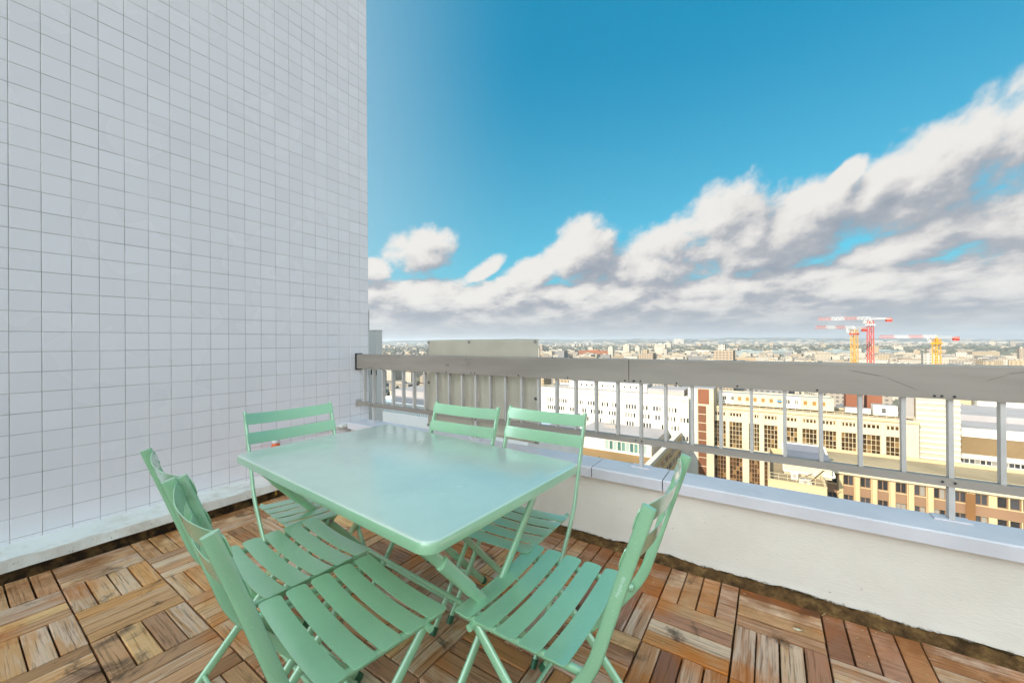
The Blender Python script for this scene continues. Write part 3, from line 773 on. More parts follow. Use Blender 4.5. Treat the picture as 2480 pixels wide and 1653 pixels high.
def make_chair(label):
    t = thing('folding_chair', label, 'chair', (0,0,0), 0, GRP)
    sm = slat_curved(0.432, 0.0595, 0.014, 0.0035, 0.012).mesh('seat_slat', m_green, True, 40)
    for i in range(5): link('seat_slat', sm, t, (0, -0.144+0.072*i, 0.452))
    for s in (-1, 1):
        x = s*0.186
        MB().tube([(x, -0.215, 0.432), (x, 0.0, 0.4285), (x, 0.168, 0.4285)], 0.017, 0.020, (1,0,0), 10).build('seat_rail', m_green, t, True, 50)
        path = smooth_path([(s*0.211, -0.366, 0.862), (s*0.211, -0.312, 0.700), (s*0.211, -0.272, 0.575), (s*0.211, -0.240, 0.480), (s*0.210, -0.196, 0.405), (s*0.209, -0.120, 0.305), (s*0.208, 0.120, 0.016)], 5)
        up = MB().tube(path, 0.014, 0.030, (1,0,0), 14).build('upright', m_green, t, True, 50)
        MB().tube([(s*0.208, 0.110, 0.028), (s*0.208, 0.128, 0.004)], 0.018, 0.034, (1,0,0), 12).build('foot_cap', m_cap, up, True, 50)
        lg = MB().tube([(s*0.184, 0.128, 0.428), (s*0.184, -0.262, 0.012)], 0.015, 0.030, (1,0,0), 12).build('leg', m_green, t, True, 50)
        MB().tube([(s*0.184, -0.252, 0.026), (s*0.184, -0.270, 0.004)], 0.019, 0.034, (1,0,0), 12).build('foot_cap', m_cap, lg, True, 50)
        MB().disc((s*0.170, 0.118, 0.418), (s, 0, 0), 0.010, 0.040, 12).build('pivot', m_green, t, True, 50)
        MB().disc((s*0.176, -0.057, 0.229), (s, 0, 0), 0.007, 0.046, 10).build('pivot', m_green, t, True, 50)
    for (y0, z0, y1, z1) in ((-0.3535, 0.858, -0.336, 0.805), (-0.323, 0.767, -0.3055, 0.714)):
        # backrest board: bowed away from the sitter, leaning with the uprights
        h = math.hypot(y1-y0, z1-z0); b = slat_curved(0.432, h, 0.032, 0.003, 0.012)
        yc, zc = (y0+y1)/2, (z0+z1)/2; dy, dz = (y0-y1)/h, (z0-z1)/h      # board's own 'up'
        ny, nz = dz, -dy                                                   # towards the sitter
        b.v = [(vx, yc+0.008+vy*dy+vz*ny, zc+vy*dz+vz*nz) for vx, vy, vz in b.v]
        b.f = [tuple(reversed(f)) for f in b.f]
        bo = b.build('back_slat', m_green, t, True, 40)
        for s in (-1, 1):
            for q in (-0.3, 0.3): MB().disc((s*0.207, yc+0.0048+q*h*dy, zc+q*h*dz), (0, ny, nz), 0.0032, 0.0022, 8).build('rivet', m_green, bo)
    MB().tube([(-0.208, 0.078, 0.066), (0.208, 0.078, 0.066)], 0.013, 0.013, (0,0,1), 10).build('stretcher', m_green, t, True, 50)
    MB().tube([(-0.184, -0.225, 0.052), (0.184, -0.225, 0.052)], 0.013, 0.013, (0,0,1), 10).build('stretcher', m_green, t, True, 50)
    MB().tube([(-0.186, -0.012, 0.428), (0.186, -0.012, 0.428)], 0.012, 0.012, (0,0,1), 10).build('seat_brace', m_green, t, True, 50)
    return t
CH = [((1.845, -1.195), -7, 'nearest green slatted chair, its whole seat in view at the near table side'),
      ((1.402, -1.128), -4, 'green slatted chair half hidden by the nearest chair, toward the tiled wall'),
      ((1.059, -0.828), -95.5, 'green slatted chair at the table end facing away from the tiled wall'),
      ((1.475, -0.606), 182, 'green slatted chair between table and parapet, the one closer to the tiled wall'),
      ((1.905, -0.512), 180, 'green slatted chair between table and parapet, the one farther from the tiled wall'),
      ((2.271, -0.834), 90, 'green slatted chair with a small white logo on its upright, alone at its table end')]
c0 = make_chair(CH[0][2])
kids = {o: [c for c in ALL() if c.parent == o] for o in ALL()}
def dup(o, parent=None):
    c = o.copy(); COL.objects.link(c)
    if parent: c.parent = parent
    for ch in kids.get(o, []): dup(ch, c)
    return c
chairs = [c0] + [dup(c0) for _ in CH[1:]]
for c, ((x, y), a, lab) in zip(chairs, CH):
    c.location = (x, y, 0.0); c.rotation_euler = (0, 0, math.radians(a)); c['label'] = lab
# printed maker's mark on one upright, reading upwards
fc = bpy.data.curves.new('logo', 'FONT'); fc.body = 'Hesp\u00e9ride'; fc.size = 0.0125; fc.align_x = 'CENTER'; fc.align_y = 'CENTER'; fc.extrude = 0.0
tmp = bpy.data.objects.new('logo_source', fc); COL.objects.link(tmp)
lme = bpy.data.meshes.new_from_object(tmp.evaluated_get(bpy.context.evaluated_depsgraph_get())); bpy.data.objects.remove(tmp)
lme.materials.clear(); lme.materials.append(m_logo); lo = link('logo', lme, chairs[5])
v = Vector((0, -0.052, 0.150)).normalized()            # direction up along the tube
# text x axis -> v, text normal -> -x (outer face), text y = normal x v
nrm = Vector((-1, 0, 0)); ty = nrm.cross(v)
R3 = Matrix((v, ty, nrm)).transposed()
lo.matrix_local = Matrix.Translation((-0.2185, -0.3060, 0.682)) @ R3.to_4x4()

# ---------------------------------------------------------------- small things by the wall
bt = thing('bottle', 'orange plastic bottle with a white cap standing by the tiled wall', 'bottle', (-0.50, -0.318, 0.112))
def lathe(prof, n=18):
    mb = MB()
    for r, z in prof:
        for j in range(n): mb.v.append((r*math.cos(2*math.pi*j/n), r*math.sin(2*math.pi*j/n), z))
    for i in range(len(prof)-1):
        for j in range(n):
            j2 = (j+1) % n; mb.f.append((i*n+j, i*n+j2, (i+1)*n+j2, (i+1)*n+j)); mb.m.append(0)
    mb.f.append(tuple((len(prof)-1)*n+j for j in range(n))); mb.m.append(0)
    return mb
lathe([(0.036, 0), (0.040, 0.006), (0.040, 0.22), (0.034, 0.262), (0.024, 0.285)]).build('body', m_orange, bt, True, 40)
lathe([(0.026, 0.286), (0.027, 0.290), (0.026, 0.325), (0.022, 0.331)]).build('cap', m_wplast, bt, True, 40)
st = thing('plant_support', 'low stand of thin bamboo canes leaning by the tiled wall', 'cane stand', (-0.22, -0.26, 0.0))
for p, q in (((-0.165, -0.055, 0.030), (0.02, 0.03, 0.42)), ((-0.150, -0.040, 0.030), (0.14, 0.06, 0.34)), ((0.10, -0.05, 0.004), (0.105, 0.02, 0.40)), ((0.16, -0.02, 0.004), (0.30, 0.10, 0.34)), ((0.28, 0.12, 0.004), (0.02, 0.03, 0.40))):
    MB().tube([p, q], 0.010, 0.010, (0,1,0), 8).build('cane', m_cane, st, True, 50)
MB().box(-0.222, -0.198, -0.095, -0.091, 0.004, 0.044).build('label_tag', m_tagm, st)
# dry bits on the boards
for i, (x, y, r, lab) in enumerate(((2.93, 0.13, 0.016, 'small pale dry leaf on a reddish deck board near the parapet'),)):
    mb = MB(); n = 9
    mb.v = [(0,0,0.004)] + [(r*(1+0.35*math.sin(3*a+1))*math.cos(a), r*0.55*(1+0.3*math.cos(2*a))*math.sin(a), 0.001+0.003*math.sin(5*a)) for a in [2*math.pi*j/n for j in range(n)]]
    mb.f = [(0, 1+j, 1+(j+1) % n) for j in range(n)]; mb.m = [0]*n
    o = mb.build('dry_leaf', mat('pale_dry_leaf', (0.62, 0.53, 0.36), 0.8)); o.location = (x, y, 0.001); o.rotation_euler = (0,0,0.3); tag(o, lab, 'leaf')
    s2 = o.modifiers.new('thickness', 'SOLIDIFY'); s2.thickness = 0.0008
lt = MB(); rr = random.Random(11)
for i in range(170):
    x = rr.uniform(0.2, 4.4); y = rr.choice((rr.uniform(-1.3, 0.3), rr.uniform(0.05, 0.33))); a = rr.uniform(0, 3.2); l = rr.uniform(0.004, 0.012)
    if i % 17 == 0: l *= 2.6
    lt.bar((x, y, 0.003), (x+l*math.cos(a), y+l*math.sin(a), 0.004), rr.uniform(0.0012, 0.003), 0.0012)
tag(lt.build('litter', mat('straw_litter', (0.50, 0.40, 0.20), 0.9)), kind='stuff')

# ---------------------------------------------------------------- nearby buildings
def panel(mb, x0, x1, z0, z1, holes, y, depth, mi=0):
    """front wall (facing -Y) at y with real openings and reveals"""
    xs = sorted(set([x0, x1] + [h[0] for h in holes] + [h[1] for h in holes])); zs = sorted(set([z0, z1] + [h[2] for h in holes] + [h[3] for h in holes]))
    for i in range(len(xs)-1):
        zrun = None
        for j in range(len(zs)):
            full = False
            if j < len(zs)-1:
                cx, cz = (xs[i]+xs[i+1])/2, (zs[j]+zs[j+1])/2
                full = not any(h[0] < cx < h[1] and h[2] < cz < h[3] for h in holes)
            if full and zrun is None: zrun = zs[j]
            if not full and zrun is not None:
                mb.quad((xs[i], y, zrun), (xs[i+1], y, zrun), (xs[i+1], y, zs[j]), (xs[i], y, zs[j]), mi); zrun = None
    for a, b, c, d in holes:
        yb = y+depth
        mb.quad((a, y, c), (a, y, d), (a, yb, d), (a, yb, c), mi); mb.quad((b, y, d), (b, y, c), (b, yb, c), (b, yb, d), mi)
        mb.quad((a, y, c), (a, yb, c), (b, yb, c), (b, y, c), mi); mb.quad((a, yb, d), (a, y, d), (b, y, d), (b, yb, d), mi)
def win_mesh(w, h, nx=1, nz=1, bar=0.09, frame=m_frame, glass=m_pane, name='window'):
    """frame with real bars and glass behind; origin at lower left corner, facing -Y"""
    mb = MB()
    for i in range(nx+1):
        x = w*i/nx; hw = bar/2 if 0 < i < nx else bar
        a = max(0, x-hw if i else 0); b = min(w, x+hw if i < nx else w)
        if i == 0: b = bar
        if i == nx: a = w-bar
        mb.box(a, b, -0.06, 0.04, 0, h, 0)
    for j in range(nz+1):
        z = h*j/nz
        a = max(0, z-bar/2) if j else 0; b = min(h, z+bar/2) if j < nz else h
        if j == 0: b = bar
        if j == nz: a = h-bar
        mb.box(0, w, -0.05, 0.035, a, b, 0)
    for i in range(nx):
        for j in range(nz):
            mb.box(w*i/nx, w*(i+1)/nx, 0.0, 0.02, h*j/nz, h*(j+1)/nz, 1)
    return mb.mesh(name, [frame, glass])
def shell(name, label, cat, x0, x1, y0, y1, zt, zb, wallm, roofm, holes=(), depth=0.35, para=0.0, group=None):
    b = thing(name, label, cat, ((x0+x1)/2, (y0+y1)/2, zb), 0, group)
    ox, oy, oz = (x0+x1)/2, (y0+y1)/2, zb
    mb = MB(); panel(mb, x0-ox, x1-ox, zb-oz, zt-oz, [(h[0]-ox, h[1]-ox, h[2]-oz, h[3]-oz) for h in holes], y0-oy, depth)
    mb.quad((x0-ox, y1-oy, zb-oz), (x0-ox, y0-oy, zb-oz), (x0-ox, y0-oy, zt-oz), (x0-ox, y1-oy, zt-oz)); mb.quad((x1-ox, y0-oy, zb-oz), (x1-ox, y1-oy, zb-oz), (x1-ox, y1-oy, zt-oz), (x1-ox, y0-oy, zt-oz))
    mb.quad((x1-ox, y1-oy, zb-oz), (x0-ox, y1-oy, zb-oz), (x0-ox, y1-oy, zt-oz), (x1-ox, y1-oy, zt-oz))
    mb.build('wall', wallm, b)
    rm = MB()
    if para > 0:
        rm.box(x0-ox+.3, x1-ox-.3, y0-oy+.3, y1-oy-.3, zt-oz-para-0.2, zt-oz-para)
        pm = MB(); t = 0.3
        pm.box(x0-ox-.05, x1-ox+.05, y0-oy-.05, y0-oy+t, zt-oz-0.002, zt-oz+0.15).box(x0-ox-.05, x1-ox+.05, y1-oy-t, y1-oy+.05, zt-oz-0.002, zt-oz+.15)
        pm.box(x0-ox-.05, x0-ox+t, y0-oy+t, y1-oy-t, zt-oz-.002, zt-oz+.15).box(x1-ox-t, x1-ox+.05, y0-oy+t, y1-oy-t, zt-oz-.002, zt-oz+.15)
        for (a, c, d, e) in ((x0-ox+t, x1-ox-t, y0-oy+t-.02, y0-oy+t), (x0-ox+t, x1-ox-t, y1-oy-t, y1-oy-t+.02)): pm.box(a, c, d, e, zt-oz-para, zt-oz-.003)
        for (a, c) in ((x0-ox+t-.02, x0-ox+t), (x1-ox-t, x1-ox-t+.02)): pm.box(a, c, y0-oy+t, y1-oy-t, zt-oz-para, zt-oz-.003)
        pm.build('roof_edge', wallm, b)
    else:
        rm.quad((x0-ox, y0-oy, zt-oz), (x1-ox, y0-oy, zt-oz), (x1-ox, y1-oy, zt-oz), (x0-ox, y1-oy, zt-oz))
    rm.build('roof', roofm, b)
    b['_o'] = (ox, oy, oz)
    return b, (ox, oy, oz)
def putw(b, o, me, x, y, z, name='window'):
    return link(name, me, b, (x-o[0], y-o[1], z-o[2]))
R = random.Random(21)

# C: long white block with rows of narrow windows
hs = []; wl = []
for r in range(6):
    z = -24.7-3.25*r; x = -78.0
    while x < -24:
        g = R.choice((2, 3, 3, 4))
        for q in range(g):
            wl.append((x+q*1.05, z)); hs.append((x+q*1.05, x+q*1.05+0.72, z, z+1.75))
        x += g*1.05 + R.choice((1.2, 1.6, 3.4, 2.2))
b, o = shell('white_office_block', 'long bright white block with rows of narrow dark windows', 'building', -82, -21.9, 146.5, 166, -18.6, GZ, m_fwhite, m_froof, [h for h in hs], 0.3, 0.5)
wm = win_mesh(0.72, 1.75, 1, 1, 0.07, m_fwhite)
for k, (x, z) in enumerate(wl[:300]): putw(b, o, wm, x, 146.62, z)
MB().box(-30.1, 30.0, -9.9, -9.6, GZ*-1-20.2, GZ*-1-19.9).build('cornice', m_fbeige, b)
rw = MB()
for zz in (0.5, 0.95): rw.bar((-28, -9.0, -18.45-GZ+zz), (29, -9.0, -18.45-GZ+zz), 0.1, 0.1)
for i in range(30): rw.bar((-28+i*1.96, -9.0, -18.45-GZ), (-28+i*1.96, -9.0, -18.45-GZ+1.0), 0.08, 0.08)
rw.build('roof_rail', m_frame, b)
hs = [(-68+i*2.35, -67.1+i*2.35, -17.75, -16.9) for i in range(13)]
b2, o2 = shell('white_setback_storey', 'low white upper storey with a row of small square windows on the white block', 'building', -71, -37.5, 154, 162, -16.0, -19.0, m_fwhite, m_froof, hs, 0.25, 0.2)
wm = win_mesh(0.9, 0.85, 1, 1, 0.07, m_fwhite)
for h in hs: putw(b2, o2, wm, h[0], 154.1, h[2])
b3, _ = shell('grey_roof_hall', 'low pale grey roof structure on the white block beside its upper storey', 'building', -36.5, -23.5, 151, 163, -16.9, -19.0, m_lav, m_lav)

# E: narrow tower with brown panels between white bands
b, o = shell('panelled_stair_tower', 'narrow tower of brown panels between pale bands beside the white block', 'tower', -21.8, -13.6, 148.6, 160, -15.6, GZ, m_fbeige, m_froof)
MB().box(-4.1, -1.2, -5.75, -5.70, 0.2, -15.8-GZ).build('pale_flank', m_fwhite, b)
pme = MB().box(0, 2.55, -0.12, 0.0, 0, 2.75).mesh('panel', m_fbrown)
link('panel', MB().box(0, 3.5, -0.12, 0, 0, 5.2).mesh('panel', m_fbrick), b, (-0.8, -5.70, -21.0-GZ))
for k in range(11): link('panel', pme, b, (-0.8, -5.70, -24.45-3.05*k-GZ))

# F: beige block with tall window bays
bays = [(-13.7, -10.1), (-9.05, -5.2), (-3.3, -0.25), (1.0, 4.8), (6.2, 10.0), (11.2, 14.9), (16.1, 19.6), (20.7, 24.2), (25.5, 29.5), (30.6, 34.4)]
FZ = -21.8; hs = []
for a, c in bays:
    hs += [(a, c, FZ-3.35, FZ-1.75), (a, c, FZ-14.0, FZ-5.0), (a, c, FZ-29.0, FZ-17.2)]
b, o = shell('beige_office_block', 'large beige block with ten tall bays of bronze windows', 'building', -13.4-1.6, 37.4, 151.2, 168, FZ, GZ, m_fbeige, m_gravel, hs, 0.6, 0.5)
for a, c in bays:
    w = c-a
    putw(b, o, win_mesh(w, 1.6, 4, 1, 0.30, m_fbeige, m_amber), a, 151.5, FZ-3.35)
    putw(b, o, win_mesh(w, 9.0, 4, 6, 0.12, m_frame, m_amber), a, 151.6, FZ-14.0)
    putw(b, o, win_mesh(w, 11.8, 4, 8, 0.16, m_spand, m_amber), a, 151.6, FZ-29.0)
MB().box(-26.3, 26.3, -8.75, -8.45, FZ-GZ-0.75, FZ-GZ-0.3).build('cornice', m_fyellow, b)
rw = MB()
for zz in (0.55, 1.1): rw.bar((-25, -8.0, FZ-GZ+zz), (25.5, -8.0, FZ-GZ+zz), 0.09, 0.09)
for i in range(27): rw.bar((-25+i*1.94, -8.0, FZ-GZ), (-25+i*1.94, -8.0, FZ-GZ+1.1), 0.08, 0.08)
rw.build('roof_rail', m_frame, b)
hs = []
for i in range(13):
    x = -11.6+i*2.35
    hs.append((x, x+1.15, -20.4, -18.9))
b, o = shell('beige_penthouse_storey', 'beige upper storey with square ochre shuttered windows on the bayed block', 'building', -13.0, 19.8, 158.5, 166, -17.9, FZ, m_fbeige, m_froof, hs, 0.25, 0.2)
wa = win_mesh(1.15, 1.5, 1, 1, 0.1, m_frame, m_shut); wb = win_mesh(1.15, 1.5, 2, 1, 0.1, m_fwhite, m_pane)
for i, h in enumerate(hs): putw(b, o, wb if i in (0, 1, 8, 9) else wa, h[0], 158.6, h[2])
for x0, x1 in ((-13.06, -8.2), (6.5, 11.2)):
    pmb = MB(); panel(pmb, x0, x1, -21.7, -17.85, [h for h in hs if x0 < h[0] < x1], 158.44, 0.1)
    pmb.v = [(v[0]-o[0], v[1]-o[1], v[2]-o[2]) for v in pmb.v]; pmb.build('white_facing', m_fwhite, b)
b, o = shell('brick_lift_house', 'red brown brick lift housing on the roof of the bayed block', 'building', 23.2, 27.4, 162, 167, -15.9, FZ, m_fbrick, m_froof)
b, o = shell('brick_lift_house', 'lower red brown brick housing beside the taller brick one', 'building', 28.3, 31.8, 162, 167, -16.3, FZ, m_fbrick, m_froof)
b, o = shell('white_roof_cabin', 'white cabin with one small window on the roof of the bayed block', 'building', 29.0, 34.4, 157.5, 161, -18.7, FZ, m_fwhite, m_froof, [(30.8, 31.9, -21.0, -19.6)], 0.2)
putw(b, o, win_mesh(1.1, 1.4, 1, 2, 0.1, m_fwhite, m_pane), 30.8, 157.6, -21.0)
b, o = shell('white_roof_cabin', 'plain low white box on the bayed block left of the windowed cabin', 'building', 22.6, 28.6, 158.5, 161, -20.2, FZ, m_fwhite, m_froof)
b, o = shell('blue_roof_sign', 'little blue sign box on the beige upper storey', 'sign', 4.6, 6.0, 158.0, 158.4, -19.3, -19.75, mat('blue_sign', (0.06, 0.22, 0.45), 0.5), m_froof)

# G: striped stone tower
b, o = shell('banded_stone_tower', 'pale stone tower with proud horizontal bands between bayed block and white hall', 'tower', 37.5, 46.0, 154.0, 172, -15.4, GZ, m_fbeige, m_froof)
bm_ = MB().box(0, 8.6, -0.25, 0, 0, 0.55).mesh('band', m_fwhite)
for k in range(16): link('band', bm_, b, (-4.3, -9.0, -17.0-1.55*k-GZ))
b['label'] = 'pale stone tower with proud horizontal bands between the bayed block and the white hall'
b, o = shell('grey_left_face', 'dark grey box standing in for the left face of the banded stone tower', 'building', 35.0, 37.3, 155, 160, -15.7, FZ, m_fgrey, m_froof)  # separate grey box built as the stone tower's left face

# H: white industrial hall with louvres
hs = [(49.2, 82, -33.3, -28.2), (49.2, 82, -36.2, -34.75), (49.2, 82, -39.3, -38.0), (49.2, 82, -43.0, -41.5)]
b, o = shell('white_louvred_hall', 'broad white hall with a tan louvre band and strip windows', 'building', 44.9, 84, 170.7, 200, -25.5, GZ, m_fwhite, m_lav, hs, 0.5)
lv = MB().bar((0, 0, 0), (32.8, 0, 0), 0.26, 0.16, (0, -0.5, 1)).mesh('louvre', m_louv)
for k in range(16): link('louvre', lv, b, (49.2-o[0], 171.0-o[1], -33.1+0.32*k-o[2]))
MB().box(49.2-o[0], 82-o[0], 171.2-o[1], 171.25-o[1], -33.3-o[2], -28.2-o[2]).build('louvre_back', m_spand, b)
for z in (-36.2, -39.3, -43.0):
    wmx = win_mesh(3.28, 1.4, 3, 1, 0.12, m_fwhite, m_pane)
    for k in range(10): putw(b, o, wmx, 49.2+3.28*k, 171.0, z)
MB().box(-19.7, -19.3, -14.9, -14.7, 0.2, -26-GZ).build('pale_pier', m_fyellow, b)
b, o = shell('grey_vaulted_roof', 'pale grey curved roof rising behind the white louvred hall', 'building', 46, 92, 186, 215, -23.6, -26.0, m_lav, m_lav)
b, o = shell('yellow_long_block', 'long low yellow block with a grey roof behind the curved roof', 'building', 51, 66, 216, 228, -20.8, GZ, m_fyellow, m_froof, [(52+2.6*i, 53.8+2.6*i, -24.2, -23.3) for i in range(5)], 0.3)
wmx = win_mesh(1.8, 0.9, 2, 1, 0.1, m_frame, m_pane)
for i in range(5): putw(b, o, wmx, 52+2.6*i, 216.1, -24.2)
b, o = shell('white_flat_block', 'white flat roofed block with a dashed window row at the frame edge', 'building', 67, 100, 214, 235, -21.5, GZ, m_fwhite, m_froof, [(68+2.4*i, 69.6+2.4*i, -25.2, -24.4) for i in range(12)], 0.3)
wmx = win_mesh(1.6, 0.8, 1, 1, 0.08, m_fwhite, m_pane)
for i in range(12): putw(b, o, wmx, 68+2.4*i, 214.1, -25.2)

# I: yellow limestone block, lower right
IY = 88.6; IT = -22.0
hs = []; cols = []
x = 11.4
while x < 58:
    mid = 29.6 < x < 38.6
    w = 1.12 if mid else 1.38
    cols.append((x, w, mid)); x += 1.27 if mid else 2.25
for (x, w, mid) in cols:
    for r in range(6):
        z = IT-2.75-3.4*r
        hs.append((x, x+w, z, z+1.75))
b, o = shell('yellow_stone_block', 'long yellow limestone block with deep square windows and brown spandrels below the terrace', 'building', 10.2, 60, IY, 104, IT, GZ, m_fyellow, m_gravel, hs, 0.55, 0.4)
wmi = win_mesh(1.38, 1.75, 2, 1, 0.1, m_spand, m_pane); wmm = win_mesh(1.12, 1.75, 1, 1, 0.1, m_spand, m_pane)
spm = MB().box(0, 1.38, -0.03, 0, 0, 1.5).mesh('spandrel', m_spand); spw = MB().box(0, 9.2, -0.03, 0, 0, 1.5).mesh('spandrel', m_spand)
prm = MB().box(0, 0.62, -0.35, 0, 0, 34).mesh('pier', m_fyellow)
for (x, w, mid) in cols:
    for r in range(6):
        z = IT-2.75-3.4*r
        putw(b, o, wmm if mid else wmi, x, IY+0.35, z)
        if not mid: link('spandrel', spm, b, (x-o[0], IY-0.01-o[1], z-1.6-o[2]))
    if not mid: link('pier', prm, b, (x-0.74-o[0], IY-0.002-o[1], -0.95-34+IT-o[2]))
for r in range(6): link('spandrel', spw, b, (29.7-o[0], IY-0.012-o[1], IT-2.75-3.4*r-1.6-o[2]))
MB().box(-25, 25, -8.1, -7.72, IT-0.75-o[2], IT-0.3-o[2]).build('cornice', m_fbeige, b)
MB().box(28.3-o[0], 29.3-o[0], IY-0.45-o[1], IY-0.37-o[1], -60-o[2], IT-1.0-o[2]).build('drain_recess', facade('brown_recess', (0.15, 0.075, 0.028)), b)
rw = MB()
for zz in (0.55, 1.05): rw.bar((11-o[0], IY+0.7-o[1], IT-o[2]+zz), (58-o[0], IY+0.7-o[1], IT-o[2]+zz), 0.07, 0.07)
for i in range(25): rw.bar((11+i*1.95-o[0], IY+.7-o[1], IT-o[2]), (11+i*1.95-o[0], IY+.7-o[1], IT-o[2]+1.05), 0.06, 0.06)
rw.build('roof_rail', m_frame, b)
b, o = shell('yellow_stone_wing', 'yellow limestone wing with a railed roof terrace joining the yellow block', 'building', 2.4, 10.1, 75.5, 98, IT, GZ, m_fyellow, m_gravel, [(3.6+2.1*i, 4.9+2.1*i, IT-4.4-3.5*r, IT-2.8-3.5*r) for i in range(3) for r in range(5)], 0.4, 0.9)
wmj = win_mesh(1.3, 1.6, 2, 1, 0.1, m_spand, m_pane)
for i in range(3):
    for r in range(5): putw(b, o, wmj, 3.6+2.1*i, 75.7, IT-4.4-3.5*r)
rw = MB()
for zz in (0.6, 1.15): rw.bar((2.7-o[0], 75.9-o[1], IT-o[2]+zz), (9.9-o[0], 75.9-o[1], IT-o[2]+zz), 0.06, 0.06)
for i in range(7): rw.bar((2.7+i*1.2-o[0], 75.9-o[1], IT-o[2]), (2.7+i*1.2-o[0], 75.9-o[1], IT-o[2]+1.15), 0.05, 0.05)
rw.bar((8.2-o[0], 78-o[1], IT-o[2]), (9.8-o[0], 76.3-o[1], IT-o[2]+2.6), .5, .1); rw.bar((6.9-o[0], 79-o[1], IT-o[2]), (8.4-o[0], 77-o[1], IT-o[2]+1.6), .5, .1)
rw.build('roof_rail', m_frame, b)
for lx, ly, w, d, h, lab in ((6.2, 80.5, 1.0, 0.7, 1.5, 'upright white cabinet on the yellow wing roof'), (7.6, 79.2, 1.7, 1.0, 0.8, 'squat white air unit on the yellow wing roof')):
    u = thing('roof_unit', lab, 'roof unit', (lx, ly, IT-0.9)); MB().cbox(-w/2, w/2, -d/2, d/2, 0.15, h, 0.06).build('casing', m_fwhite, u)
    MB().disc((0, -d/2, h*0.55), (0, -1, 0), min(w, h)*0.3, 0.03, 14).build('fan', m_fgrey, u); MB().box(-w/2+.1, w/2-.1, -d/2+.1, d/2-.1, 0, 0.15).build('plinth', m_fgrey, u)
b, o = shell('blue_roof_house', 'blue grey zinc roof house with white edging on the yellow wing', 'building', 4.8, 11.4, 82.5, 91, -19.6, IT-0.6, m_fbeige, m_blue)
sm_ = MB(); sm_.v = [(-3.3, -4.3, 0.2), (3.6, -4.3, 0.2), (2.9, 3.6, 3.4), (-3.2, 3.6, 3.4)]; sm_.f = [(0,1,2,3)]; sm_.m = [0]
so = sm_.build('sloping_roof', m_blue, b); so.location = (0, 0, 0.4); s3 = so.modifiers.new('thickness', 'SOLIDIFY'); s3.thickness = 0.18
tr = MB(); tr.bar((-3.3, -4.35, 0.6), (3.6, -4.35, 0.6), .3, .3); tr.bar((-3.2, 3.7, 3.85), (2.9, 3.7, 3.85), .3, .3); tr.bar((3.65, -4.3, 0.6), (2.95, 3.6, 3.85), .3, .3); tr.bar((-3.35, -4.3, 0.6), (-3.25, 3.6, 3.85), .3, .3)
tr.build('roof_trim', m_fwhite, b)

# D: lower building with lavender roof, glazed front, planted terrace
b, o = shell('lavender_roof_block', 'lower block with a flat lavender roof and a green glazed top floor', 'building', -56, -28.2, 122.5, 146.3, -31.0, -35.2, m_fwhite, m_lav, [(-43.2, -29.6, -34.6, -31.6)], 0.4)
wmx = win_mesh(1.36, 3.0, 1, 1, 0.12, m_fwhite, m_teal)
for i in range(10): putw(b, o, wmx, -43.2+1.36*i, 122.7, -34.6)
hv = MB().cbox(-2.2, 2.2, -1.2, 1.2, 0.004, 1.3, 0.1).build('roof_vent', m_fgrey, b); hv.location = (-47-o[0], 139-o[1], -31.0-o[2])
b, o = shell('cream_wing', 'cream wing with a pale roof edge reaching toward the viewer under the lavender roof', 'building', -57, -23.6, 99, 146.35, -35.2, GZ, m_fwhite, m_dfloor)
pmb = MB(); pmb.box(-25.0-o[0], -23.6-o[0], 99-o[1], 146-o[1], -35.2-o[2], -31.3-o[2]).box(-57-o[0], -25.0-o[0], 99-o[1], 100.2-o[1], -35.2-o[2], -34.1-o[2])
pmb.build('parapet_edge', m_fwhite, b)
side = MB().box(0, 0.25, 0, 46.5, 0, 1.5).mesh('side_band', m_fyellow)
for k in range(6): link('side_band', side, b, (-23.6+0.002-o[0], 99.3-o[1], -33.6-3.4*k-o[2]))
swm = MB().box(0, 0.12, 0, 3.6, 0, 1.5).mesh('side_window', m_amber)
for k in range(6):
    for q in range(9): link('side_window', swm, b, (-23.6+0.004-o[0], 100.4+5.0*q-o[1], -35.3-3.4*k-o[2]))
gb = MB(); rr = random.Random(3)
gb2 = thing('roof_planter', 'planted bed on the brown terrace in front of the green glazing', 'planter', (-36.2, 109.5, -35.2))
MB().box(-6.6, 6.6, -3.6, 3.0, 0.004, 0.3).build('bed', m_green2, gb2)
for i in range(240):
    x, y = rr.uniform(-6.4, 6.4), rr.uniform(-3.4, 2.8); h = rr.uniform(0.15, 0.5)*(1.8 if rr.random() < .1 else 1)
    for q in range(3):
        a = rr.uniform(0, 6.3); gb.quad((x, y, 0.3), (x+.5*math.cos(a), y+.5*math.sin(a), 0.3+h*.5), (x+.3*math.cos(a+.5), y+.3*math.sin(a+.5), 0.3+h), (x-.2*math.cos(a), y-.2*math.sin(a), 0.3+h*.7))
tag(gb.build('planting', m_green2, gb2), kind='stuff')
# white low building nearest below
b, o = shell('white_courtyard_block', 'white low block with a sunken brown court and orange panels just below the railing', 'building', -92, -30, 70, 97, -37.5, GZ, m_fwhite, m_fwhite)
MB().box(4, 12, 2, 9, 0.02-37.5-GZ, 0.08-37.5-GZ).build('court_floor', m_dfloor, b)
for q in range(8): link('orange_panel', MB().box(0, 0.9, 0, 0.2, 0, 2.6).mesh('orange_panel', [m_orange if q % 2 else m_shut][0]), b, (-9.5+1.45*q, 6, -37.4-GZ))
MB().box(-30.9, 30.9, 13.6, 13.9, -37.5-GZ, -35.2-GZ).box(2.5, 3.2, -2, 10, -37.5-GZ, -35.0-GZ).build('court_wall', m_fwhite, b)

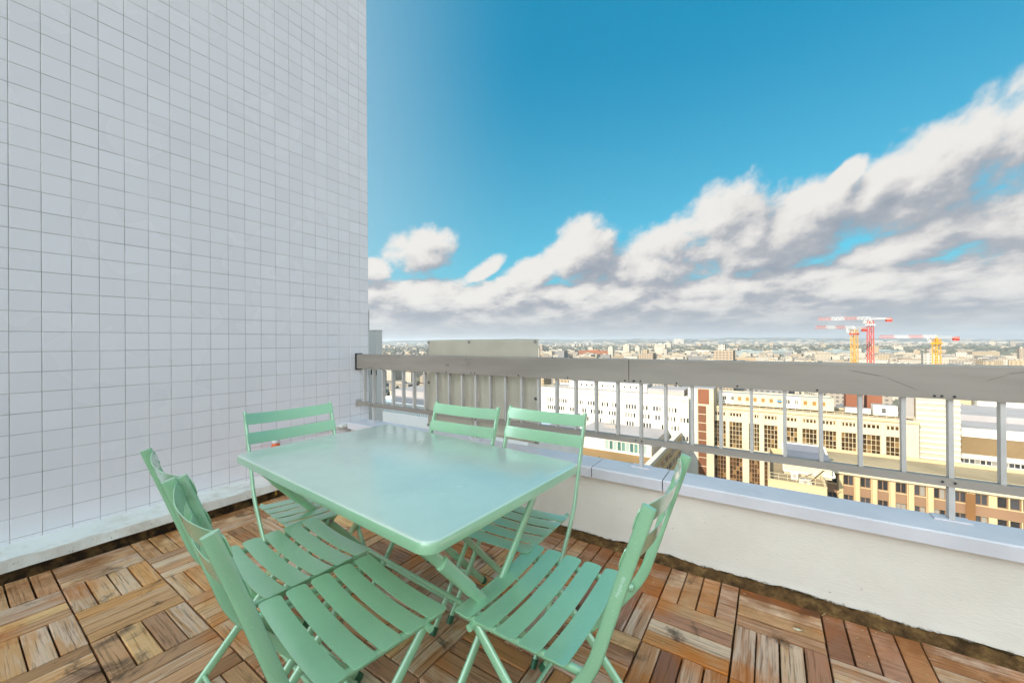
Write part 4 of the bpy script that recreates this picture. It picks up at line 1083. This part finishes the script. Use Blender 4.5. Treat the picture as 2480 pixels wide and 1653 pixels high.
# white neighbour at the end of the terrace wall, with vents, orange panels and railings
m_neigh = facade('white_neighbour_paint', (0.82, 0.775, 0.75), 0.05)
b, o = shell('white_neighbour_tower', 'white neighbouring tower wall with vents and red panels just past the tiled wall', 'building', -12.6, -11.62, 9.0, 9.3, 1.75, GZ, m_neigh, m_neigh)
MB().box(-0.50, 0.50, -0.16, 0.16, 1.752-GZ, 1.79-GZ).build('coping', m_white, b)
MB().box(-0.48, -0.36, -0.1, 0.1, 1.795-GZ, 2.7-GZ).build('vent_stack', m_fwhite, b)
vs = MB().box(0, 0.055, -0.03, 0, 0, 0.22).mesh('vent_slot', m_dark)
for q in range(5): link('vent_slot', vs, b, (-0.46+0.085*q, -0.15, -0.22-GZ)); link('vent_slot', vs, b, (0.1+0.085*q, -0.15, -0.20-GZ))
for z, h in ((-1.60, 0.62), (-2.55, 0.4)): link('red_panel', MB().box(0, 0.27, -0.03, 0, 0, h).mesh('red_panel', m_orange), b, (-0.42, -0.15, z-GZ))
b, o = shell('white_terrace_block', 'stepped white block with slatted balcony rails beyond the railing end', 'building', -40, -13.0, 24, 34, -5.9, GZ, m_neigh, m_neigh)
sl_ = MB().box(0, 0.12, 0, 0.06, 0, 0.9).mesh('rail_bar', m_fwhite)
for q in range(60): link('rail_bar', sl_, b, (-13.0+0.3*q, -4.9, -5.9-GZ))
MB().box(-13.2, 5.2, -4.95, -4.80, -5.02-GZ, -4.9-GZ).build('rail_cap', m_fwhite, b)
MB().box(-9, 2, 0, 4.5, -5.9-GZ, -4.4-GZ).build('roof_cabin', m_lav, b)
b, o = shell('lavender_shed', 'pale lavender roofed shed behind the stepped white block', 'building', -58, -40, 42, 60, -9.0, GZ, m_fwhite, m_lav)
u = thing('roof_tank', 'yellow tank standing on the pale lavender shed', 'tank', (-50, 45, -9.0)); MB().disc((0,0,0), (0,0,1), 0.9, 1.6, 16).build('drum', mat('yellow_tank', (0.62, 0.46, 0.04), 0.5), u, True); MB().disc((0,0,1.6), (0,0,1), 0.5, 0.2, 12).build('lid', m_fgrey, u, True)

# ---------------------------------------------------------------- cranes
def crane(label, x, y, ztop, mastm, jibdir, jl, cl, jz, mats, capm):
    t = thing('tower_crane', label, 'crane', (x, y, GZ), jibdir, 'tower cranes over the city')
    m = MB(); h = ztop-GZ; w = 1.0
    for sx_ in (-w, w):
        for sy_ in (-w, w): m.bar((sx_, sy_, 0), (sx_, sy_, h), 0.24, 0.24)
    n = int(h/2.2)
    for i in range(n):
        z0, z1 = h*i/n, h*(i+1)/n
        for a, c in (((-w,-w),(w,-w)), ((w,-w),(w,w)), ((w,w),(-w,w)), ((-w,w),(-w,-w))):
            if i % 2: a, c = c, a
            m.bar((a[0], a[1], z0), (c[0], c[1], z1), 0.13, 0.13); m.bar((a[0], a[1], z1), (c[0], c[1], z1), 0.13, 0.13)
    m.build('mast', mastm, t)
    z = jz-GZ; seg = jl/4
    for q in range(4):
        j = MB(); x0, x1 = seg*q, seg*(q+1)
        j.bar((x0, -0.6, z), (x1, -0.6, z), .17, .17).bar((x0, 0.6, z), (x1, 0.6, z), .17, .17).bar((x0, 0, z+1.3), (x1, 0, z+1.3), .18, .18)
        nn = max(3, int(seg/1.6))
        for i in range(nn):
            a, c = x0+seg*i/nn, x0+seg*(i+1)/nn; mid = (a+c)/2
            for s in (-0.6, 0.6): j.bar((a, s, z), (mid, 0, z+1.3), .1, .1).bar((mid, 0, z+1.3), (c, s, z), .1, .1)
            j.bar((a, -0.6, z), (a, 0.6, z), .14, .14)
        j.build('jib', mats[q], t)
    c = MB(); c.bar((0, -0.6, z), (-cl, -0.6, z), .3, .3).bar((0, 0.6, z), (-cl, 0.6, z), .3, .3).bar((0, 0, z+1.0), (-cl, 0, z+0.4), .2, .2)
    for i in range(int(cl/1.5)): c.bar((-1.5*i, -.6, z), (-1.5*i-1.4, .6, z), .14, .14)
    c.build('counter_jib', m_wht, t)
    MB().box(-cl-0.4, -cl+2.0, -0.7, 0.7, z-1.5, z+0.5).build('counterweight', m_red, t)
    MB().cbox(0.7, 2.2, -2.3, -0.9, z-2.2, z-0.2, 0.2).build('cab', m_wht, t)
    MB().box(-1.5, 1.5, -1.5, 1.5, h-2.6, h-1.9).build('slewing_ring', capm, t)
    a = MB(); a.bar((-.7, -.7, h-1.9), (0, 0, h+1.6), .3, .3).bar((.7, .7, h-1.9), (0, 0, h+1.6), .3, .3).bar((.7, -.7, h-1.9), (0, 0, h+1.6), .3, .3).bar((-.7, .7, h-1.9), (0, 0, h+1.6), .3, .3)
    a.build('tower_head', capm if capm != m_red else m_wht, t)
    return t
def at_px(px, d):
    """point on the ground plan d metres in front of the lens axis at horizontal picture coordinate px of the site survey"""
    s = (px-W0/2)/F0*d
    return CAM.x + _f.x*d + _r.x*s, CAM.y + _f.y*d + _r.y*s
xd = math.atan2(_r.y, _r.x)
x, y = at_px(2069, 200); crane('yellow masted tower crane, lower one crossing behind the red mast', x, y, 6.5, m_yel, xd+math.pi+0.25, 25.5, 8.0, 7.0, (m_wht, m_pink, m_wht, m_pink), m_red)
x, y = at_px(2108, 212); crane('red masted tower crane, tallest of the three', x, y, 11.5, m_red, xd+math.pi-0.2, 25.0, 9.5, 12.4, (m_wht, m_pink, m_wht, m_pink), m_wht)
x, y = at_px(2268, 190); crane('yellow masted tower crane standing apart from the other two', x, y, 1.3, m_yel, xd+math.pi+0.15, 33.0, 12.5, 1.9, (m_wht, m_pink, m_wht, m_pink), m_yel)

# ---------------------------------------------------------------- the city out to the horizon
R = random.Random(99)
B = []
def keepout(x, y):
    return (y < 240 and -110 < x < 110) or (y < 120)
def sector(r0, r1, cell, hmin, hmax):
    n = int(r1/cell)+1
    for i in range(-n, n+1):
        for j in range(0, n+1):
            x, y = i*cell+R.uniform(-.2,.2)*cell, j*cell+R.uniform(-.2,.2)*cell
            r = math.hypot(x, y)
            if not (r0 <= r < r1): continue
            a = math.degrees(math.atan2(x, y))
            if not (-62 < a < 26) or keepout(x, y): continue
            if R.random() < 0.14: continue
            w, d = cell*R.uniform(.35, .82), cell*R.uniform(.25, .6); h = R.uniform(hmin, hmax)
            q = R.random()
            if q < 0.06: h *= 1.9; w *= .5; d *= .6
            elif q < 0.14: h *= 0.55; w *= 1.25
            B.append((r, x, y, w, d, h, R.uniform(-.5, .5)))
sector(235, 700, 52, 14, 27); sector(700, 1700, 56, 11, 24); sector(1700, 3600, 74, 10, 24); sector(3600, 6600, 118, 10, 26)
# special landmarks seen above the top rail: pale towers, long glass offices
SPECIAL = []
def spec(px, d, w, dep, h, label, m, name='distant_tower_block', cat='building'):
    x, y = at_px(px, d); SPECIAL.append((x, y, w, dep, h, label, m, name, cat))
m_fglass = mat('distant_glass_office', (0.30, 0.36, 0.37), 0.4, 0, 0.5, vary((0.20, 0.24, 0.245), 0.25, 0.05))
m_fpale = facade('distant_pale_tower', (0.44, 0.40, 0.325)); m_fterra = facade('distant_terracotta_roof', (0.28, 0.10, 0.04))
spec(1480, 1350, 16, 18, 42, 'slim pale tower leftmost of a trio above the top rail seam', m_fpale)
spec(1518, 1340, 20, 18, 49, 'tallest pale tower of the trio right above the top rail seam', m_fpale)
spec(1545, 1380, 15, 18, 42, 'slim pale tower rightmost of the trio above the top rail seam', m_fpale)
spec(1600, 1450, 36, 25, 50, 'stepped pale tower block right of the slim trio', m_fpale)
spec(1618, 1480, 22, 20, 54, 'upper part of the stepped pale block right of the slim trio', m_fpale)
spec(1440, 1500, 120, 40, 26, 'long terracotta roofed block left of the slim trio', m_fterra, 'distant_roofed_block')
spec(1705, 1500, 130, 40, 22, 'long low white hall right of the stepped pale block', m_fpale, 'distant_hall')
spec(1810, 1350, 90, 30, 26, 'long grey glazed office left of the cranes', m_fglass, 'distant_office')
spec(1895, 1360, 60, 30, 27, 'shorter blue grey glazed office nearer the cranes', m_fglass, 'distant_office')
spec(2030, 1350, 80, 30, 25, 'glazed office standing behind the yellow crane mast', m_fglass, 'distant_office')
spec(2140, 1330, 100, 30, 24, 'glazed office right of the red crane mast', m_fglass, 'distant_office')
spec(1645, 5600, 130, 60, 90, 'wide white slab block on the far hillside', m_fpale, 'distant_slab_block')
def clad(o_name, x, y, w, d, h, lab, m, cat, rows=True, group=None):
    t = thing(o_name, lab, cat, (x, y, GZ), 0, group)
    MB().box(-w/2, w/2, -d/2, d/2, 0, h).build('wall', m, t)
    MB().box(-w*.2, w*.15, -d*.2, d*.25, h+0.003, h+3).build('roof_house', m, t)
    sb = MB(); n = max(3, int(h/3.3))
    for k in range(n): sb.box(-w/2+1, w/2-1, -d/2-0.12, -d/2-0.01, h*k/n+1.3, h*k/n+2.6)
    sb.build('window_strip', m_pane, t)
    return t
for (x, y, w, d, h, lab, m, nm, cat) in SPECIAL: clad(nm, x, y, w, d, h, lab, m, cat)
def free(x, y, w):
    return all(abs(x-s[0]) > (w+s[2])/2+4 or abs(y-s[1]) > (w+s[3])/2+4 for s in SPECIAL)
B = [b_ for b_ in B if free(b_[1], b_[2], max(b_[3], b_[4]))]
def vis(b_):
    r, x, y, w, d, h, rz = b_
    p = project((x, y, GZ+h)); q = project((x, y, GZ))
    if not p: return 0
    if p[0] < 880 or p[0] > W0+20: return 0
    if 1034 < p[0] < 1303 and p[1] > 822: return 0
    top, bot = p[1], min(q[1], 1300)
    lo, hi = 858+(p[0]-866)*.0165, 893+(p[0]-866)*.05
    seen = max(0, min(bot, lo)-top)
    if bot > hi: seen += max(0, min(bot, hi+40)-max(top, hi))
    return seen*w*F0/p[2]
SC_ = sorted(B, key=lambda b_: -vis(b_))
boxes = {}
def far_box(mb, w, d, h, x=0, y=0, z=0, rz=0):
    i = len(mb.v); mb.box(-w/2, w/2, -d/2, d/2, 0, h, 0, 'b')
    mb.box(-w*.28, w*.05, -d*.25, d*.2, h+0.002, h+2.4, 0, 'b')
    c, s = math.cos(rz), math.sin(rz)
    for k in range(i, len(mb.v)):
        v = mb.v[k]; mb.v[k] = (x+v[0]*c-v[1]*s, y+v[0]*s+v[1]*c, z+v[2])
fm = []
for q in range(8):
    mb = MB(); far_box(mb, 30+5*q, 18+2*q, 16+(q % 4)*3); fm.append((30+5*q, 18+2*q, 16+(q % 4)*3, mb.mesh('city_block', m_far)))
mass = MB()
for k, (r, x, y, w, d, h, rz) in enumerate(SC_):
    if k < 285:
        bw, bd, bh, me = fm[k % 8]
        o = link('city_block', me); o.location = (x, y, GZ); o.rotation_euler = (0, 0, rz*0.6); o.scale = (w/bw, d/bd, h/bh)
        tag(o, 'small pale city block in the distance beyond the railing', 'building', 'distant city blocks')
    else:
        far_box(mass, w, d, h, x, y, GZ, rz)
tag(mass.build('distant_city', m_far), kind='stuff')
# town creeping up the hills
hm = MB()
for i in range(900):
    a = R.uniform(-58, 24); k = R.choice((0, 1)); r0, r1 = ((9000, 10300), (6600, 7450))[k]; f = R.random()**1.3*0.85; r = r0+(r1-r0)*f
    hh = hill_h(a, k)
    prof_ = ((0, 0), (.3, .42), (.8, .88), (1, 1)); z = 0
    for (a0, h0), (a1, h1) in zip(prof_, prof_[1:]):
        if a0 <= f <= a1: z = hh*(h0+(h1-h0)*(f-a0)/(a1-a0))
    w = R.uniform(40, 130); far_box(hm, w, 40, R.uniform(9, 22), r*math.sin(math.radians(a)), r*math.cos(math.radians(a)), GZ+z-2, R.uniform(-.4,.4))
tag(hm.build('hillside_town', m_far), kind='stuff')
# belts of trees between the blocks
tm_ = MB()
for i in range(9500):
    a = math.radians(R.uniform(-60, 25))
    r = R.choice((R.gauss(2500, 260), R.gauss(2900, 160), R.uniform(400, 6500), R.gauss(4300, 300)))
    if r < 300: continue
    s = R.uniform(5, 13)*(1 if r < 1800 else 1.9); x, y = r*math.sin(a), r*math.cos(a)
    if keepout(x, y): continue
    i0 = len(tm_.v); n = 6
    tm_.v.append((x+R.uniform(-1,1), y, GZ+s*1.25))
    for j in range(n): q = s*R.uniform(.6, 1.0); tm_.v.append((x+q*math.cos(j*math.pi/3), y+q*math.sin(j*math.pi/3), GZ+s*R.uniform(.35, .85)))
    for j in range(n): q = s*R.uniform(.5, .8); tm_.v.append((x+q*math.cos(j*math.pi/3), y+q*math.sin(j*math.pi/3), GZ))
    for j in range(n):
        j2 = (j+1) % n; tm_.f += [(i0, i0+1+j, i0+1+j2), (i0+1+j, i0+7+j, i0+7+j2, i0+1+j2)]; tm_.m += [0, 0]
tag(tm_.build('distant_woods', m_wood2), kind='stuff')

# ---------------------------------------------------------------- air
hz = MB().box(-13000, 13000, -13000, 13000, GZ-1, 150).build('haze', None); hz.data.materials.clear()
hmt = bpy.data.materials.new('haze_air'); hmt.use_nodes = True; ht = NT(hmt.node_tree); ht.n.clear()
pv = ht.add('ShaderNodeVolumePrincipled'); pv.inputs['Color'].default_value = (0.86, 0.92, 1.0, 1); pv.inputs['Density'].default_value = 0.000095; pv.inputs['Anisotropy'].default_value = 0.2
out = ht.add('ShaderNodeOutputMaterial'); ht.link(pv.outputs[0], out.inputs['Volume'])
hz.data.materials.append(hmt); tag(hz, kind='stuff')
for o in ALL():
    if '_o' in o: del o['_o']
